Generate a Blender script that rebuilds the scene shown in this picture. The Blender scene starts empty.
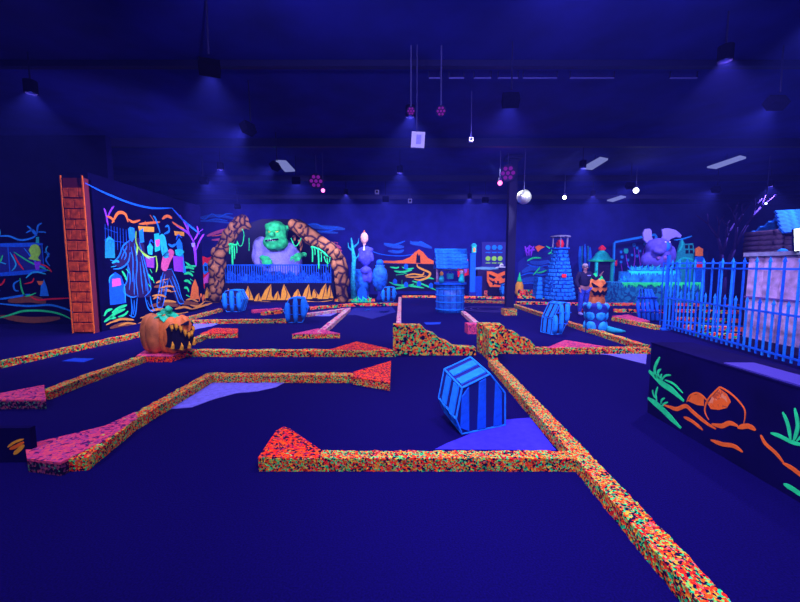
import bpy, bmesh, math, random
from mathutils import Vector, Matrix
random.seed(7)
S = bpy.context.scene
COL = S.collection
PI = math.pi

# ------------------------------------------------------------------ camera
FPX, PITCH, CH = 375.0, math.atan(35/375), 1.65
cd = bpy.data.cameras.new('camera'); cam = bpy.data.objects.new('camera', cd); COL.objects.link(cam)
cd.sensor_width = 36; cd.lens = 36*FPX/800; cd.clip_end = 200; cd.clip_start = .05
cam.location = (0, 0, CH); cam.rotation_euler = (PI/2-PITCH, 0, 0)
S.camera = cam
# ------------------------------------------------------------------ world, exposure
w = bpy.data.worlds.new('dark_hall'); S.world = w; w.use_nodes = True
w.node_tree.nodes['Background'].inputs[0].default_value = (.02, .012, .12, 1)
w.node_tree.nodes['Background'].inputs[1].default_value = .3
S.view_settings.view_transform = 'Standard'; S.view_settings.look = 'None'
S.view_settings.gamma = 1; S.view_settings.use_curve_mapping = False
S.view_settings.exposure = 0.0
try:
    S.cycles.use_denoising = True
    S.cycles.sample_clamp_indirect = 3
    S.cycles.max_bounces = 5; S.cycles.diffuse_bounces = 3; S.cycles.volume_bounces = 0
except Exception: pass
UV = (.52, .44, 1.0)
HAZE = .0055
LAMPS = [(-1.5, .6, 110), (3.6, .9, 90), (1.5, 3.6, 300), (-3.2, 3.2, 190), (-6.2, 6.6, 300), (.2, 7.6, 520), (4.6, 5.6, 380), (-5.4, 11.6, 560), (0, 12, 620),
         (5.4, 11.4, 600), (10.4, 9, 420), (-2.2, 15.6, 560), (3, 16.5, 600), (8, 15.9, 560), (13.5, 14, 500), (-12, 6.5, 200), (19, 15.5, 300)]
ADDED_FLOODS = [((-3.4, 10.4, 4.3), (-7.6, 11.5, 1.6), 620), ((-3.0, 7.6, 4.3), (-7.9, 9.4, 1.9), 900), ((-12.5, 6.2, 4.3), (-12.5, 10.6, 1.2), 420), ((-6.4, 12.6, 4.4), (-6.4, 17.5, 1.4), 900), ((-3.4, 12.6, 4.4), (-4.2, 17.5, 1.3), 900),
          ((-.6, 16.0, 4.4), (-.6, 22, 1.2), 800), ((3.6, 16.2, 4.4), (4, 22, 1.4), 800), ((8, 13.4, 4.4), (7.9, 18, 1.2), 800), ((11.5, 14.0, 4.4), (12, 20, 1.3), 900), ((-7.6, 17.9, 4.4), (-8.5, 22, 2.6), 350),
          ((.6, .2, 4.3), (.5, 5.5, 0), 520), ((-4.2, .6, 4.3), (-2.6, 5.2, 0), 330), ((1.8, 6.4, 4.3), (2.4, 12, .4), 650), ((-2.6, 5.4, 4.3), (-4.2, 9.5, .3), 600), ((-.4, 1.8, 4.3), (2.8, 3.2, .4), 560), ((6.2, 6.5, 4.3), (6.4, 12, .6), 600), ((4.4, 4.2, 4.3), (7.2, 8, .9), 520), ((-1.2, 3.0, 4.0), (-1.6, 9.5, 5.2), 240), ((2.6, 3.0, 4.0), (3.4, 9.5, 5.2), 240)]  # added floods: light for upright surfaces, and up-aimed ones to brighten the ceiling
LAMP_Z, CEIL = 4.6, 5.2
LSCALE = 1.75
def lamp_light(name, x, y, z, power, col, angle=104, rad=.03, blend=.6, aim=None):
    l = bpy.data.lights.new(name, 'SPOT'); l.energy = power*LSCALE; l.color = col
    l.spot_size = math.radians(angle); l.spot_blend = blend; l.shadow_soft_size = rad
    o = bpy.data.objects.new(name, l); COL.objects.link(o); o.location = (x, y, z)
    if aim:
        o.rotation_euler = (Vector(aim)-Vector((x, y, z))).to_track_quat('-Z', 'Y').to_euler()
    return o
for i, (x, y, p) in enumerate(LAMPS):
    lamp_light('blacklight', x, y, LAMP_Z, p, UV if y > 6 else (.62, .42, 1.0))
for (q, aim, p) in ADDED_FLOODS:
    lamp_light('added_flood', *q, p, UV, 105, .06, .8, aim)

# ------------------------------------------------------------------ pixel -> place
_c, _s = math.cos(PITCH), math.sin(PITCH)
def ray(px, py):
    cx, cy = (px-400)/FPX, (301-py)/FPX
    return Vector((cx, _c+cy*_s, -_s+cy*_c))
EYE = Vector((0, 0, CH))
def G(px, py, z=0.): d = ray(px, py); return EYE+d*((z-CH)/d.z)
def YP(Y): return lambda px, py: EYE+ray(px, py)*(Y/ray(px, py).y)
def XP(X): return lambda px, py: EYE+ray(px, py)*(X/ray(px, py).x)
def VP(A, B):          # vertical plane through two ground points
    n = Vector((B.y-A.y, A.x-B.x, 0)).normalized()
    def f(px, py):
        d = ray(px, py); return EYE+d*((A-EYE).dot(n)/d.dot(n))
    return f, n
def ZP(z): return lambda px, py: G(px, py, z)

# ------------------------------------------------------------------ materials
MATS = {}
def mat(name, col, rough=.75, metal=0, spec=.2, noise=0., nscale=8., bump=0.):
    if name in MATS: return MATS[name]
    m = bpy.data.materials.new(name); m.use_nodes = True; nt = m.node_tree; b = nt.nodes['Principled BSDF']
    b.inputs['Roughness'].default_value = rough; b.inputs['Metallic'].default_value = metal
    b.inputs['Specular IOR Level'].default_value = spec
    b.inputs['Base Color'].default_value = (*col, 1)
    if noise or bump:
        tc = nt.nodes.new('ShaderNodeTexCoord'); nz = nt.nodes.new('ShaderNodeTexNoise')
        nz.inputs['Scale'].default_value = nscale; nz.inputs['Detail'].default_value = 5
        nt.links.new(tc.outputs['Object'], nz.inputs['Vector'])
        if noise:
            r = nt.nodes.new('ShaderNodeValToRGB'); r.color_ramp.elements[0].position = .3; r.color_ramp.elements[1].position = .7
            r.color_ramp.elements[0].color = (*[c*(1-noise) for c in col], 1); r.color_ramp.elements[1].color = (*[min(1, c*(1+noise)) for c in col], 1)
            nt.links.new(nz.outputs['Fac'], r.inputs[0]); nt.links.new(r.outputs[0], b.inputs['Base Color'])
        if bump:
            bp = nt.nodes.new('ShaderNodeBump'); bp.inputs['Strength'].default_value = bump; bp.inputs['Distance'].default_value = .02
            nt.links.new(nz.outputs['Fac'], bp.inputs['Height']); nt.links.new(bp.outputs[0], b.inputs['Normal'])
    MATS[name] = m; return m
def cells(name, stops, scale=75., big=14., mixf=.35, bump=.6, stretch=(1, 1, 1)):
    """speckled looped carpet: random coloured voronoi cells"""
    if name in MATS: return MATS[name]
    m = bpy.data.materials.new(name); m.use_nodes = True; nt = m.node_tree; b = nt.nodes['Principled BSDF']
    b.inputs['Roughness'].default_value = .9; b.inputs['Specular IOR Level'].default_value = .1
    tc = nt.nodes.new('ShaderNodeTexCoord'); mp = nt.nodes.new('ShaderNodeMapping'); mp.inputs['Scale'].default_value = stretch
    nt.links.new(tc.outputs['Object'], mp.inputs[0])
    nz = nt.nodes.new('ShaderNodeTexNoise'); nz.inputs['Scale'].default_value = scale*.6; nt.links.new(mp.outputs[0], nz.inputs[0])
    mx = nt.nodes.new('ShaderNodeMix'); mx.data_type = 'VECTOR'; mx.inputs[0].default_value = .02
    nt.links.new(mp.outputs[0], mx.inputs[4]); nt.links.new(nz.outputs['Color'], mx.inputs[5])
    fs = []
    for sc in (scale, big):
        v = nt.nodes.new('ShaderNodeTexVoronoi'); v.inputs['Scale'].default_value = sc; nt.links.new(mx.outputs[1], v.inputs['Vector'])
        sp = nt.nodes.new('ShaderNodeSeparateColor'); nt.links.new(v.outputs['Color'], sp.inputs[0]); fs.append((v, sp))
    mm = nt.nodes.new('ShaderNodeMix'); mm.data_type = 'FLOAT'; mm.inputs[0].default_value = mixf
    nt.links.new(fs[0][1].outputs[0], mm.inputs[2]); nt.links.new(fs[1][1].outputs[1], mm.inputs[3])
    r = nt.nodes.new('ShaderNodeValToRGB'); r.color_ramp.interpolation = 'CONSTANT'
    el = r.color_ramp.elements
    while len(el) < len(stops): el.new(.5)
    for e, (p, c) in zip(el, stops): e.position = p; e.color = (*c, 1)
    nt.links.new(mm.outputs[0], r.inputs[0]); nt.links.new(r.outputs[0], b.inputs['Base Color'])
    bp = nt.nodes.new('ShaderNodeBump'); bp.inputs['Strength'].default_value = bump; bp.inputs['Distance'].default_value = .01
    nt.links.new(fs[0][0].outputs['Distance'], bp.inputs['Height']); nt.links.new(bp.outputs[0], b.inputs['Normal'])
    MATS[name] = m; return m
BLK, RED, ORG, YEL, GRN, MNT, PNK, PUR = (.006, .003, .03), (.9, .025, .01), (.95, .14, .005), (.85, .55, .03), (.2, .8, .1), (.02, .75, .18), (.85, .14, .12), (.42, .06, .2)
MIX = [(0, BLK), (.27, MNT), (.36, RED), (.47, ORG), (.57, YEL), (.63, GRN), (.69, RED), (.76, BLK), (.90, PNK)]
c_multi = cells('speckled_carpet', MIX, 80, 13)
c_mid = cells('speckled_carpet_coarse', MIX, 46, 10)
c_far = cells('speckled_carpet_far', [(0, BLK), (.25, MNT), (.33, RED), (.46, ORG), (.6, YEL), (.7, BLK), (.76, PNK)], 13, 5)
c_pale = cells('speckled_carpet_pale', [(0, PUR), (.3, PNK), (.4, (.6, .35, .35)), (.55, (.6, .5, .3)), (.7, (.3, .5, .3)), (.76, (.5, .25, .4))], 20, 7)
c_red = cells('red_speckled_carpet', [(0, BLK), (.27, (.4, .02, .08)), (.36, RED), (.60, (.95, .12, .005)), (.82, BLK)], 55, 14, .25)
c_pink = cells('pink_speckled_carpet', [(0, (.1, .01, .1)), (.27, PUR), (.38, (.7, .06, .15)), (.7, (.8, .1, .12)), (.86, (.25, .04, .2))], 45, 10, .3)
c_block = cells('speckled_block_carpet', [(0, BLK), (.27, MNT), (.36, RED), (.47, ORG), (.57, YEL), (.68, GRN), (.75, ORG), (.83, BLK)], 30, 8, .25)
m_floor = mat('navy_carpet', (.0030, .0014, .062), .95, 0, .05, .35, 90, .3)
m_wall = mat('navy_wall_paint', (.008, .010, .17), .9, 0, .1, .25, 1.5)
m_black = mat('black_wall_paint', (.0015, .001, .022), .95, 0, .03, .3, 3)
m_ceil = mat('dark_ceiling_paint', (.006, .008, .16), .9, 0, .1, .4, .8)
m_steel = mat('dark_painted_steel', (.005, .004, .05), .7, 0, .15)
m_rig = mat('dark_rigging_metal', (.05, .05, .2), .7, 0, .1)
def P(n):   # fluorescent paints
    d = dict(blue=(.01, .25, .95), blue2=(.005, .12, .75), deep=(.005, .05, .45), cyan=(.02, .55, .9), aqua=(.01, .6, .55), green=(.02, .85, .22), lime=(.35, .9, .06),
             orange=(.95, .16, .01), orange2=(.88, .2, .02), red=(.9, .02, .02), tan=(.75, .32, .04), brown=(.22, .07, .02), pink=(.85, .12, .6), violet=(.28, .05, .85),
             lilac=(.30, .30, .85), yellow=(.85, .75, .1), white=(.8, .85, .95), dark=(.004, .002, .02), grey=(.25, .25, .4), puddle=(.035, .03, .55), puddle2=(.16, .16, .62), navy=(.01, .02, .22), peach=(.7, .4, .3),
             ochre=(.9, .4, .02), teal=(.01, .32, .4), shade=(.02, .01, .06), haze=(.015, .09, .5), rose=(.6, .1, .25))
    return mat(n+'_paint', d[n], .8, 0, .15, .18, 14)

# ------------------------------------------------------------------ object helpers
def link(name, mesh, loc, parent=None):
    o = bpy.data.objects.new(name, mesh); COL.objects.link(o)
    if parent is not None:
        o.parent = parent; q = parent; off = Vector((0, 0, 0))
        while q is not None: off += q.location; q = q.parent
        o.location = Vector(loc)-off
    else: o.location = loc
    return o
def tag(o, label=None, cat=None, group=None, kind=None):
    if label: o['label'] = label
    if cat: o['category'] = cat
    if group: o['group'] = group
    if kind: o['kind'] = kind
    return o
def empty(name, loc, label, cat, group=None):
    return tag(link(name, None, loc), label, cat, group)
def catmull(p, n=5):
    if len(p) < 3: return p
    q = [p[0]]+list(p)+[p[-1]]; out = []
    for i in range(1, len(q)-2):
        for k in range(n):
            t = k/n; a, b, c, d = q[i-1], q[i], q[i+1], q[i+2]
            out.append(tuple(.5*((2*b[j])+(-a[j]+c[j])*t+(2*a[j]-5*b[j]+4*c[j]-d[j])*t*t+(-a[j]+3*b[j]-3*c[j]+d[j])*t**3) for j in range(len(b))))
    out.append(tuple(p[-1])); return out
class MB:
    def __init__(s): s.bm = bmesh.new()
    def face(s, pts):
        try: return s.bm.faces.new([s.bm.verts.new(p) for p in pts])
        except ValueError: return None
    def box(s, c, d, rz=0, rx=0, ry=0, taper=1.):
        M = Matrix.Translation(c) @ Matrix.Rotation(rz, 4, 'Z') @ Matrix.Rotation(ry, 4, 'Y') @ Matrix.Rotation(rx, 4, 'X')
        v = []
        for z in (-.5, .5):
            t = taper if z > 0 else 1
            for x, y in ((-.5, -.5), (.5, -.5), (.5, .5), (-.5, .5)): v.append(s.bm.verts.new(M @ Vector((x*d[0]*t, y*d[1]*t, z*d[2]))))
        for f in ((0, 3, 2, 1), (4, 5, 6, 7), (0, 1, 5, 4), (1, 2, 6, 5), (2, 3, 7, 6), (3, 0, 4, 7)): s.bm.faces.new([v[i] for i in f])
        return s
    def prism(s, pts, ext):
        """pts: 3D polygon, extruded by vector ext"""
        n = len(pts); a = [s.bm.verts.new(p) for p in pts]; b = [s.bm.verts.new(Vector(p)+Vector(ext)) for p in pts]
        s.bm.faces.new(a); s.bm.faces.new(b[::-1])
        for i in range(n): s.bm.faces.new([a[i], b[i], b[(i+1) % n], a[(i+1) % n]])
        return s
    def tube(s, pts, r, n=8, cap=True):
        pts = [Vector(p) for p in pts]; rs = r if isinstance(r, (list, tuple)) else [r]*len(pts); rings = []
        for i, p in enumerate(pts):
            t = (pts[min(i+1, len(pts)-1)]-pts[max(i-1, 0)]).normalized()
            a = t.cross(Vector((0, 0, 1)) if abs(t.z) < .9 else Vector((1, 0, 0))).normalized(); b = t.cross(a)
            rings.append([s.bm.verts.new(p+(a*math.cos(2*PI*k/n)+b*math.sin(2*PI*k/n))*rs[i]) for k in range(n)])
        for i in range(len(rings)-1):
            for k in range(n): s.bm.faces.new([rings[i][k], rings[i][(k+1) % n], rings[i+1][(k+1) % n], rings[i+1][k]])
        if cap: s.bm.faces.new(rings[0][::-1]); s.bm.faces.new(rings[-1])
        return s
    def lathe(s, c, prof, n=20, lobes=0, amp=0.):
        c = Vector(c); rings = []
        for r, z in prof:
            ring = []
            for k in range(n):
                q = r*(1-amp+amp*abs(math.sin(lobes*PI*k/n))**.6 if lobes else 1)
                ring.append(s.bm.verts.new(c+Vector((math.cos(2*PI*k/n)*q, math.sin(2*PI*k/n)*q, z))))
            rings.append(ring)
        for i in range(len(rings)-1):
            for k in range(n): s.bm.faces.new([rings[i][k], rings[i][(k+1) % n], rings[i+1][(k+1) % n], rings[i+1][k]])
        s.bm.faces.new(rings[0][::-1]); s.bm.faces.new(rings[-1]); return s
    def ell(s, c, r, rot=(0, 0, 0), u=14, v=9, jit=0.):
        M = Matrix.Translation(c) @ Matrix.Rotation(rot[2], 4, 'Z') @ Matrix.Rotation(rot[1], 4, 'Y') @ Matrix.Rotation(rot[0], 4, 'X')
        rings = []
        for i in range(1, v):
            th = PI*i/v
            rings.append([s.bm.verts.new(M @ Vector((r[0]*math.sin(th)*math.cos(2*PI*k/u)*(1+random.uniform(-jit, jit)), r[1]*math.sin(th)*math.sin(2*PI*k/u)*(1+random.uniform(-jit, jit)), r[2]*math.cos(th)))) for k in range(u)])
        t = s.bm.verts.new(M @ Vector((0, 0, r[2]))); b = s.bm.verts.new(M @ Vector((0, 0, -r[2])))
        for k in range(u):
            s.bm.faces.new([t, rings[0][k], rings[0][(k+1) % u]]); s.bm.faces.new([b, rings[-1][(k+1) % u], rings[-1][k]])
            for i in range(len(rings)-1): s.bm.faces.new([rings[i][k], rings[i+1][k], rings[i+1][(k+1) % u], rings[i][(k+1) % u]])
        return s
    # painting on a plane ---------------------------------------------------
    def stroke(s, pl, nrm, pts, wpx, d=.004, smooth=True, ends=.35):
        if len(pts[0]) == 2: pts = [(a[0], a[1]) for a in pts]
        if smooth: pts = catmull(pts)
        q = [pl(*p) for p in pts]; n = len(q)
        L, R = [], []
        for i in range(n):
            t = q[min(i+1, n-1)]-q[max(i-1, 0)]
            if t.length < 1e-6: t = Vector((0, 0, 1))
            t.normalize(); side = nrm.cross(t).normalized()
            dist = (q[i]-EYE).dot(Vector((0, _c, -_s)))
            k = i/(n-1); wd = wpx*dist/FPX*.5*(ends+(1-ends)*min(1, 4*k, 4*(1-k)))
            L.append(q[i]+side*wd); R.append(q[i]-side*wd)
        for i in range(n-1):
            f = [L[i], L[i+1], R[i+1], R[i]]; tp = [p+nrm*d for p in f]
            s.face(tp)
        # rim down to the wall
        loop = L+R[::-1]
        for i in range(len(loop)):
            a, b = loop[i], loop[(i+1) % len(loop)]; s.face([a+nrm*d, a-nrm*.001, b-nrm*.001, b+nrm*d])
        return s
    def poly(s, pl, nrm, pts, d=.002, smooth=False):
        if smooth: pts = catmull(list(pts)+[pts[0]], 3)[:-1]
        q = [pl(*p) for p in pts]
        s.face([p+nrm*d for p in q])
        for i in range(len(q)):
            a, b = q[i], q[(i+1) % len(q)]; s.face([a+nrm*d, a-nrm*.001, b-nrm*.001, b+nrm*d])
        return s
    def build(s, name, m, parent=None, smooth=False, remesh=0, weld=True, bevel=0, sub=0, loc=None):
        bm = s.bm
        if weld: bmesh.ops.remove_doubles(bm, verts=bm.verts, dist=1e-5)
        if len(bm.faces): bmesh.ops.recalc_face_normals(bm, faces=bm.faces)
        xs = [v.co for v in bm.verts]
        lo = Vector([min(c[i] for c in xs) for i in range(3)]); hi = Vector([max(c[i] for c in xs) for i in range(3)])
        base = Vector(loc) if loc is not None else Vector(((lo.x+hi.x)/2, (lo.y+hi.y)/2, lo.z))
        bmesh.ops.translate(bm, verts=bm.verts, vec=-base)
        me = bpy.data.meshes.new(name); bm.to_mesh(me); bm.free()
        me.materials.append(m)
        if smooth:
            for p in me.polygons: p.use_smooth = True
        o = link(name, me, base, parent)
        if bevel:
            b = o.modifiers.new('bevel', 'BEVEL'); b.width = bevel; b.segments = 2
        if remesh:
            r = o.modifiers.new('remesh', 'REMESH'); r.mode = 'VOXEL'; r.voxel_size = remesh; r.use_smooth_shade = True
            sm = o.modifiers.new('smooth', 'SMOOTH'); sm.iterations = 3; sm.factor = .5
        if sub:
            o.modifiers.new('sub', 'SUBSURF').levels = sub; o.modifiers['sub'].render_levels = sub
        return o
def struct(o): o['kind'] = 'structure'; return o

# ------------------------------------------------------------------ room
XL, XR, YB, YF = -17.0, 25.0, 22.0, -4.0
struct(MB().box(((XL+XR)/2, (YB+YF)/2, -.05), (XR-XL, YB-YF, .1)).build('floor', m_floor))
struct(MB().box(((XL+XR)/2, (YB+YF)/2, CEIL+.05), (XR-XL, YB-YF, .1)).build('ceiling', m_ceil))
struct(MB().box(((XL+XR)/2, YB+.05, CEIL/2), (XR-XL, .1, CEIL)).build('wall_back', m_wall))
struct(MB().box((XL-.05, (YB+YF)/2, CEIL/2), (.1, YB-YF, CEIL)).build('wall_left', m_black))
struct(MB().box((XR+.05, (YB+YF)/2, CEIL/2), (.1, YB-YF, CEIL)).build('wall_right', m_wall))
struct(MB().box(((XL+XR)/2, YF-.05, CEIL/2), (XR-XL, .1, CEIL)).build('wall_front', m_black))
# ------------------------------------------------------------------ haze in the air
nt = w.node_tree; vs = nt.nodes.new('ShaderNodeVolumeScatter'); vs.inputs['Color'].default_value = (.10, .13, 1, 1)
vs.inputs['Density'].default_value = HAZE; vs.inputs['Anisotropy'].default_value = .2
nt.links.new(vs.outputs[0], nt.nodes['World Output'].inputs['Volume'])
NY = Vector((0, -1, 0))
# ceiling beams
for i, (y, d) in enumerate(((6.9, .10), (10.9, .22), (15.2, .2), (19.2, .2))):
    struct(MB().box(((XL+XR)/2, y, CEIL-d/2), (XR-XL, .12, d)).build('trim_%d' % (i+1), m_steel))
# side mural wall + brick pillar
XM = -7.54
mural_wall = struct(MB().box((XM-.25, (9.3+14.4)/2, 1.95), (.5, 5.1, 3.9)).build('wall_side_left', m_black))
lab_wall = struct(MB().box(((XL-8.04)/2, 10.7, CEIL/2), (-8.04-XL, .2, CEIL)).build('wall_alcove', m_black))

def brick_pillar():
    t = empty('brick_pillar', (-7.79, 9.2, 0), 'tall orange painted brick pillar at the near end of the monster mural', 'pillar')
    MB().box((-7.79, 9.27, 1.87), (.50, .22, 3.74)).build('pillar_core', mat('dark_mortar', (.12, .01, .02)), t)
    mb = MB(); z = .03; k = 0; BH = .25
    br = mat('orange_brick', (.85, .085, .01), .8, 0, .1, .55, 9)
    while z+BH < 3.74:
        cuts = (-8.03, -7.90, -7.66, -7.55) if k % 2 else (-8.03, -7.78, -7.55)
        for a, b in zip(cuts, cuts[1:]): mb.box(((a+b)/2, 9.15, z+BH/2-.012), (b-a-.025, .06, BH-.03))
        z += BH; k += 1
    mb.build('brick_face', br, t, bevel=.006)
    for x in (-8.05, -7.53):
        MB().box((x, 9.12, 1.89), (.025, .02, 3.8)).build('edge_stripe', P('orange'), t)
brick_pillar()

# ------------------------------------------------------------------ curbs
CH_ = .11
def curb(pts, m, label, w=.14, h=CH_, group=None, jit=None, step=None, pix=True, name='carpeted_curb'):
    q = [G(p[0], p[1], h) if pix else Vector((p[0], p[1], h)) for p in pts]
    q = [Vector((v.x, v.y, 0)) for v in q]
    dist = min(v.length for v in q)
    step = step or (.035 if dist < 6 else .15); jit = jit if jit is not None else (.006 if dist < 6 else .008)
    # resample
    path = []
    for a, b in zip(q, q[1:]):
        n = max(1, int((b-a).length/step))
        for k in range(n): path.append((a.lerp(b, k/n), None))
    path.append((q[-1], None)); path = [p[0] for p in path]
    mb = MB(); bm = mb.bm; rings = []
    prof = [(-.5, 0), (-.5, .5), (-.5, 1), (-.17, 1), (.17, 1), (.5, 1), (.5, .5), (.5, 0)]
    for i, p in enumerate(path):
        t1 = (path[min(i+1, len(path)-1)]-path[max(i-1, 0)]).normalized()
        ta = (p-path[i-1]).normalized() if i else t1
        sd = Vector((t1.y, -t1.x, 0)); sc = 1/max(.5, t1.dot(ta))
        rings.append([bm.verts.new(p+sd*(w*a*sc+random.uniform(-jit, jit))+Vector((0, 0, h*z+(random.uniform(-jit, jit) if z > 0 else 0)))) for a, z in prof])
    n = len(prof)
    for i in range(len(rings)-1):
        for k in range(n): bm.faces.new([rings[i][k], rings[i][(k+1) % n], rings[i+1][(k+1) % n], rings[i+1][k]])
    bm.faces.new(rings[0][::-1]); bm.faces.new(rings[-1])
    return tag(mb.build(name, m, smooth=False), label, 'curb', group)
def plate(pts, m, parent=None, h=CH_, name='corner_wedge', side=None, label=None, cat=None):
    q = [G(a, b, h) for a, b in pts]
    z0 = .001
    mb = MB(); mb.prism([Vector((v.x, v.y, h+.004)) for v in q], (0, 0, -.02))
    if side:
        top = mb.build(name, m, parent)
        sk = MB(); c = sum(q, Vector())/len(q)
        sk.prism([Vector((c.x+(v.x-c.x)*.995, c.y+(v.y-c.y)*.995, h-.015)) for v in q], (0, 0, -(h-.015)+z0)).build('wedge_side', side, top if parent is None or True else parent)
        if label: tag(top, label, cat)
        return top
    mb = MB(); mb.prism([Vector((v.x, v.y, h+.004)) for v in q], (0, 0, -h-.003))
    o = mb.build(name, m, parent)
    if label: tag(o, label, cat)
    return o
A = curb([(783, 672), (716, 602), (583, 456), (493, 360)], c_multi, 'long speckled carpet curb running from the bottom right corner toward the stepped blocks', w=.15)
B = curb([(262, 454.5), (577, 454.5)], c_multi, 'speckled carpet curb nearest the camera, with the red triangular end wedge', w=.13)
plate([(258, 458), (276, 431), (284, 427), (290, 429), (322, 451), (320, 458)], c_red, B, side=c_multi)
C = curb([(78, 458), (130, 419), (210, 374), (357, 374)], c_multi, 'L-shaped speckled curb with a flared pink left end and flared red right end', w=.14)
plate([(353, 372), (391, 361), (390, 383), (353, 377)], c_red, C, side=c_multi)
plate([(25, 445), (60, 437), (105, 426), (135, 412), (138, 418), (104, 441), (60, 463), (27, 459)], c_pink, C, side=cells('dark_speckled_carpet', [(0, BLK), (.4, (.15, .03, .1)), (.55, (.05, .2, .12)), (.62, (.3, .05, .1)), (.7, BLK)], 55, 14))
D = curb([(44, 391), (90, 374), (142, 356)], c_multi, 'speckled curb between the left edge block and the pumpkin platform', w=.13)
plate([(-14, 396), (44, 385), (46, 400), (-14, 400)], c_pink, D, name='end_block', side=cells('dark_speckled_carpet', [(0, BLK)], 55))
E_ = curb([(188, 350), (396, 350)], c_mid, 'speckled curb running from the pumpkin platform to the left stepped block', w=.16)
plate([(328, 350), (357, 341.5), (394, 350)], c_red, E_, name='rise_wedge')
plat = plate([(136, 356), (150, 347), (184, 344), (192, 349), (171, 356)], c_pink, None, name='prop_platform', side=c_red, label='low angular carpeted platform under the snarling pumpkin', cat='platform')
EE = curb([(-30, 370), (0, 361), (145, 331), (187, 317), (221, 308.5)], c_mid, 'speckled curb along the foot of the monster mural at far left', w=.13)
Mm = curb([(184, 342), (210, 332), (237, 330)], c_mid, 'short bent curb with reddish top just right of the pumpkin', w=.14)
plate([(200, 334), (214, 328), (238, 328.5), (238, 333), (214, 333.5)], c_red, Mm, name='end_wedge', side=c_mid)
curb([(186, 320), (287, 319)], c_mid, 'straight curb behind the pumpkin reaching the slatted barrel in mid field', w=.14)
K = curb([(306, 313.5), (349, 308), (318, 333)], c_pale, 'pale curb that bends back diagonally from a block in mid field', w=.16)
plate([(292, 334), (318, 328.5), (340, 333.5)], c_pink, K, name='end_wedge', side=c_mid)
curb([(262, 312), (310, 307), (350, 303.5), (398, 303)], c_far, 'long curb in front of the troll stage passing behind the barrels', w=.16)
Q0 = curb([(252, 310), (281, 308)], c_pink, 'short pinkish curb piece right of the leftmost slatted barrel', w=.16)
curb([(332, 299), (375, 299)], c_far, 'short reddish curb at the foot of the right rock arch', w=.2)
curb([(398.5, 326), (400, 297)], c_pale, 'pale narrow curb running away behind the left stepped block', w=.13)
curb([(481, 326), (463, 311)], c_pale, 'pale narrow curb between the wishing well and the right stepped block', w=.14)
curb([(402, 295.5), (438, 295.5)], c_far, 'speckled curb on the left side of the wishing well', w=.16)
curb([(462, 296), (508, 297)], c_far, 'upper speckled curb between the well and the steel column', w=.16)
curb([(462, 300), (470, 300.3), (506, 301)], c_mid, 'lower speckled curb between the well and the steel column', w=.16)
curb([(484, 290.5), (504, 290.5)], c_far, 'pale curb under the grinning pumpkin panel', w=.2, h=.3)
F = curb([(520, 347.5), (648, 347.5)], c_mid, 'speckled curb right of the stepped blocks, closest to the low black wall', w=.16)
plate([(546, 348), (565, 340), (608, 347)], c_pink, F, name='rise_wedge')
curb([(514, 304), (580, 325), (646, 345)], c_mid, 'long diagonal curb from the column to the corner near the green grass painting', w=.16)
curb([(516, 301.5), (598, 303), (650, 303)], c_far, 'far straight curb in front of the stone lighthouse', w=.16)
curb([(614, 309), (665, 310)], c_far, 'curb at the right of the cobbled pedestal, just behind the jack-o-lantern totem', w=.16)
R_ = curb([(614, 317), (640, 322), (658, 325.5)], c_mid, 'bright sloping curb ending at the corner post of the blue fence', w=.16)
plate([(612, 316), (628, 314.5), (650, 321), (640, 322)], c_pink, R_, name='rise_wedge')
curb([(518, 289.5), (541, 290)], c_far, 'upper curb left of the stone lighthouse base', w=.2, h=.4)
curb([(518, 296), (545, 297)], c_far, 'lower curb left of the stone lighthouse base', w=.2)
curb([(610, 290), (624, 290)], c_far, 'upper far curb just right of the pumpkin totem', w=.2, h=.4)
curb([(612, 296), (650, 297)], c_far, 'lower far curb just right of the pumpkin totem', w=.2)
for k, (a, y, b) in enumerate([(676, 303, 748), (676, 309, 746), (678, 317, 744), (684, 325, 742), (697, 332, 742)]):
    curb([(a, y), (b, y+2)], c_far, ['farthest', 'second farthest', 'middle', 'second nearest', 'nearest'][k]+' of the five parallel curbs seen through the blue fence', w=.14, group='curbs behind the fence')
tag(MB().box((*G(471, 333)[:2], .12), (.24, .3, .24), .1).build('carpeted_block', c_pink), 'small pinkish block tucked left of the right stepped block', 'block')

# stepped blocks
def stepped(pl, nrm, top, base_y, label, depth, m=c_block):
    x0, x1 = top[0][0], top[-1][0]
    t = [pl(*p) for p in top]; b0 = pl(x0, base_y); b1 = pl(x1, base_y)
    pts = [Vector((b1.x, b1.y, .0)), *[p for p in t[::-1]], Vector((b0.x, b0.y, .0))]
    o = MB().prism(pts, -nrm*depth).build('stepped_block', m)
    return tag(o, label, 'block')
f1 = YP(6.83)
stepped(f1, NY, [(393, 325), (421, 325.5), (427, 332), (434, 334), (440, 340), (447, 342), (454, 347), (476, 348)], 355, 'left speckled block with stepped top descending to the right, in mid field', .22)
f2 = YP(6.95)
stepped(f2, NY, [(480, 324.5), (503, 325), (509, 331), (516, 332.5), (523, 339), (530, 340), (535, 346)], 353, 'right speckled block with stepped top, joined to the long right curb', .3)
tag(MB().box((1.62, 6.75, .27), (.16, .75, .55), 0, taper=.9).build('carpeted_post', c_block), 'stubby speckled post where the long right curb meets the stepped block', 'post')

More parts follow.
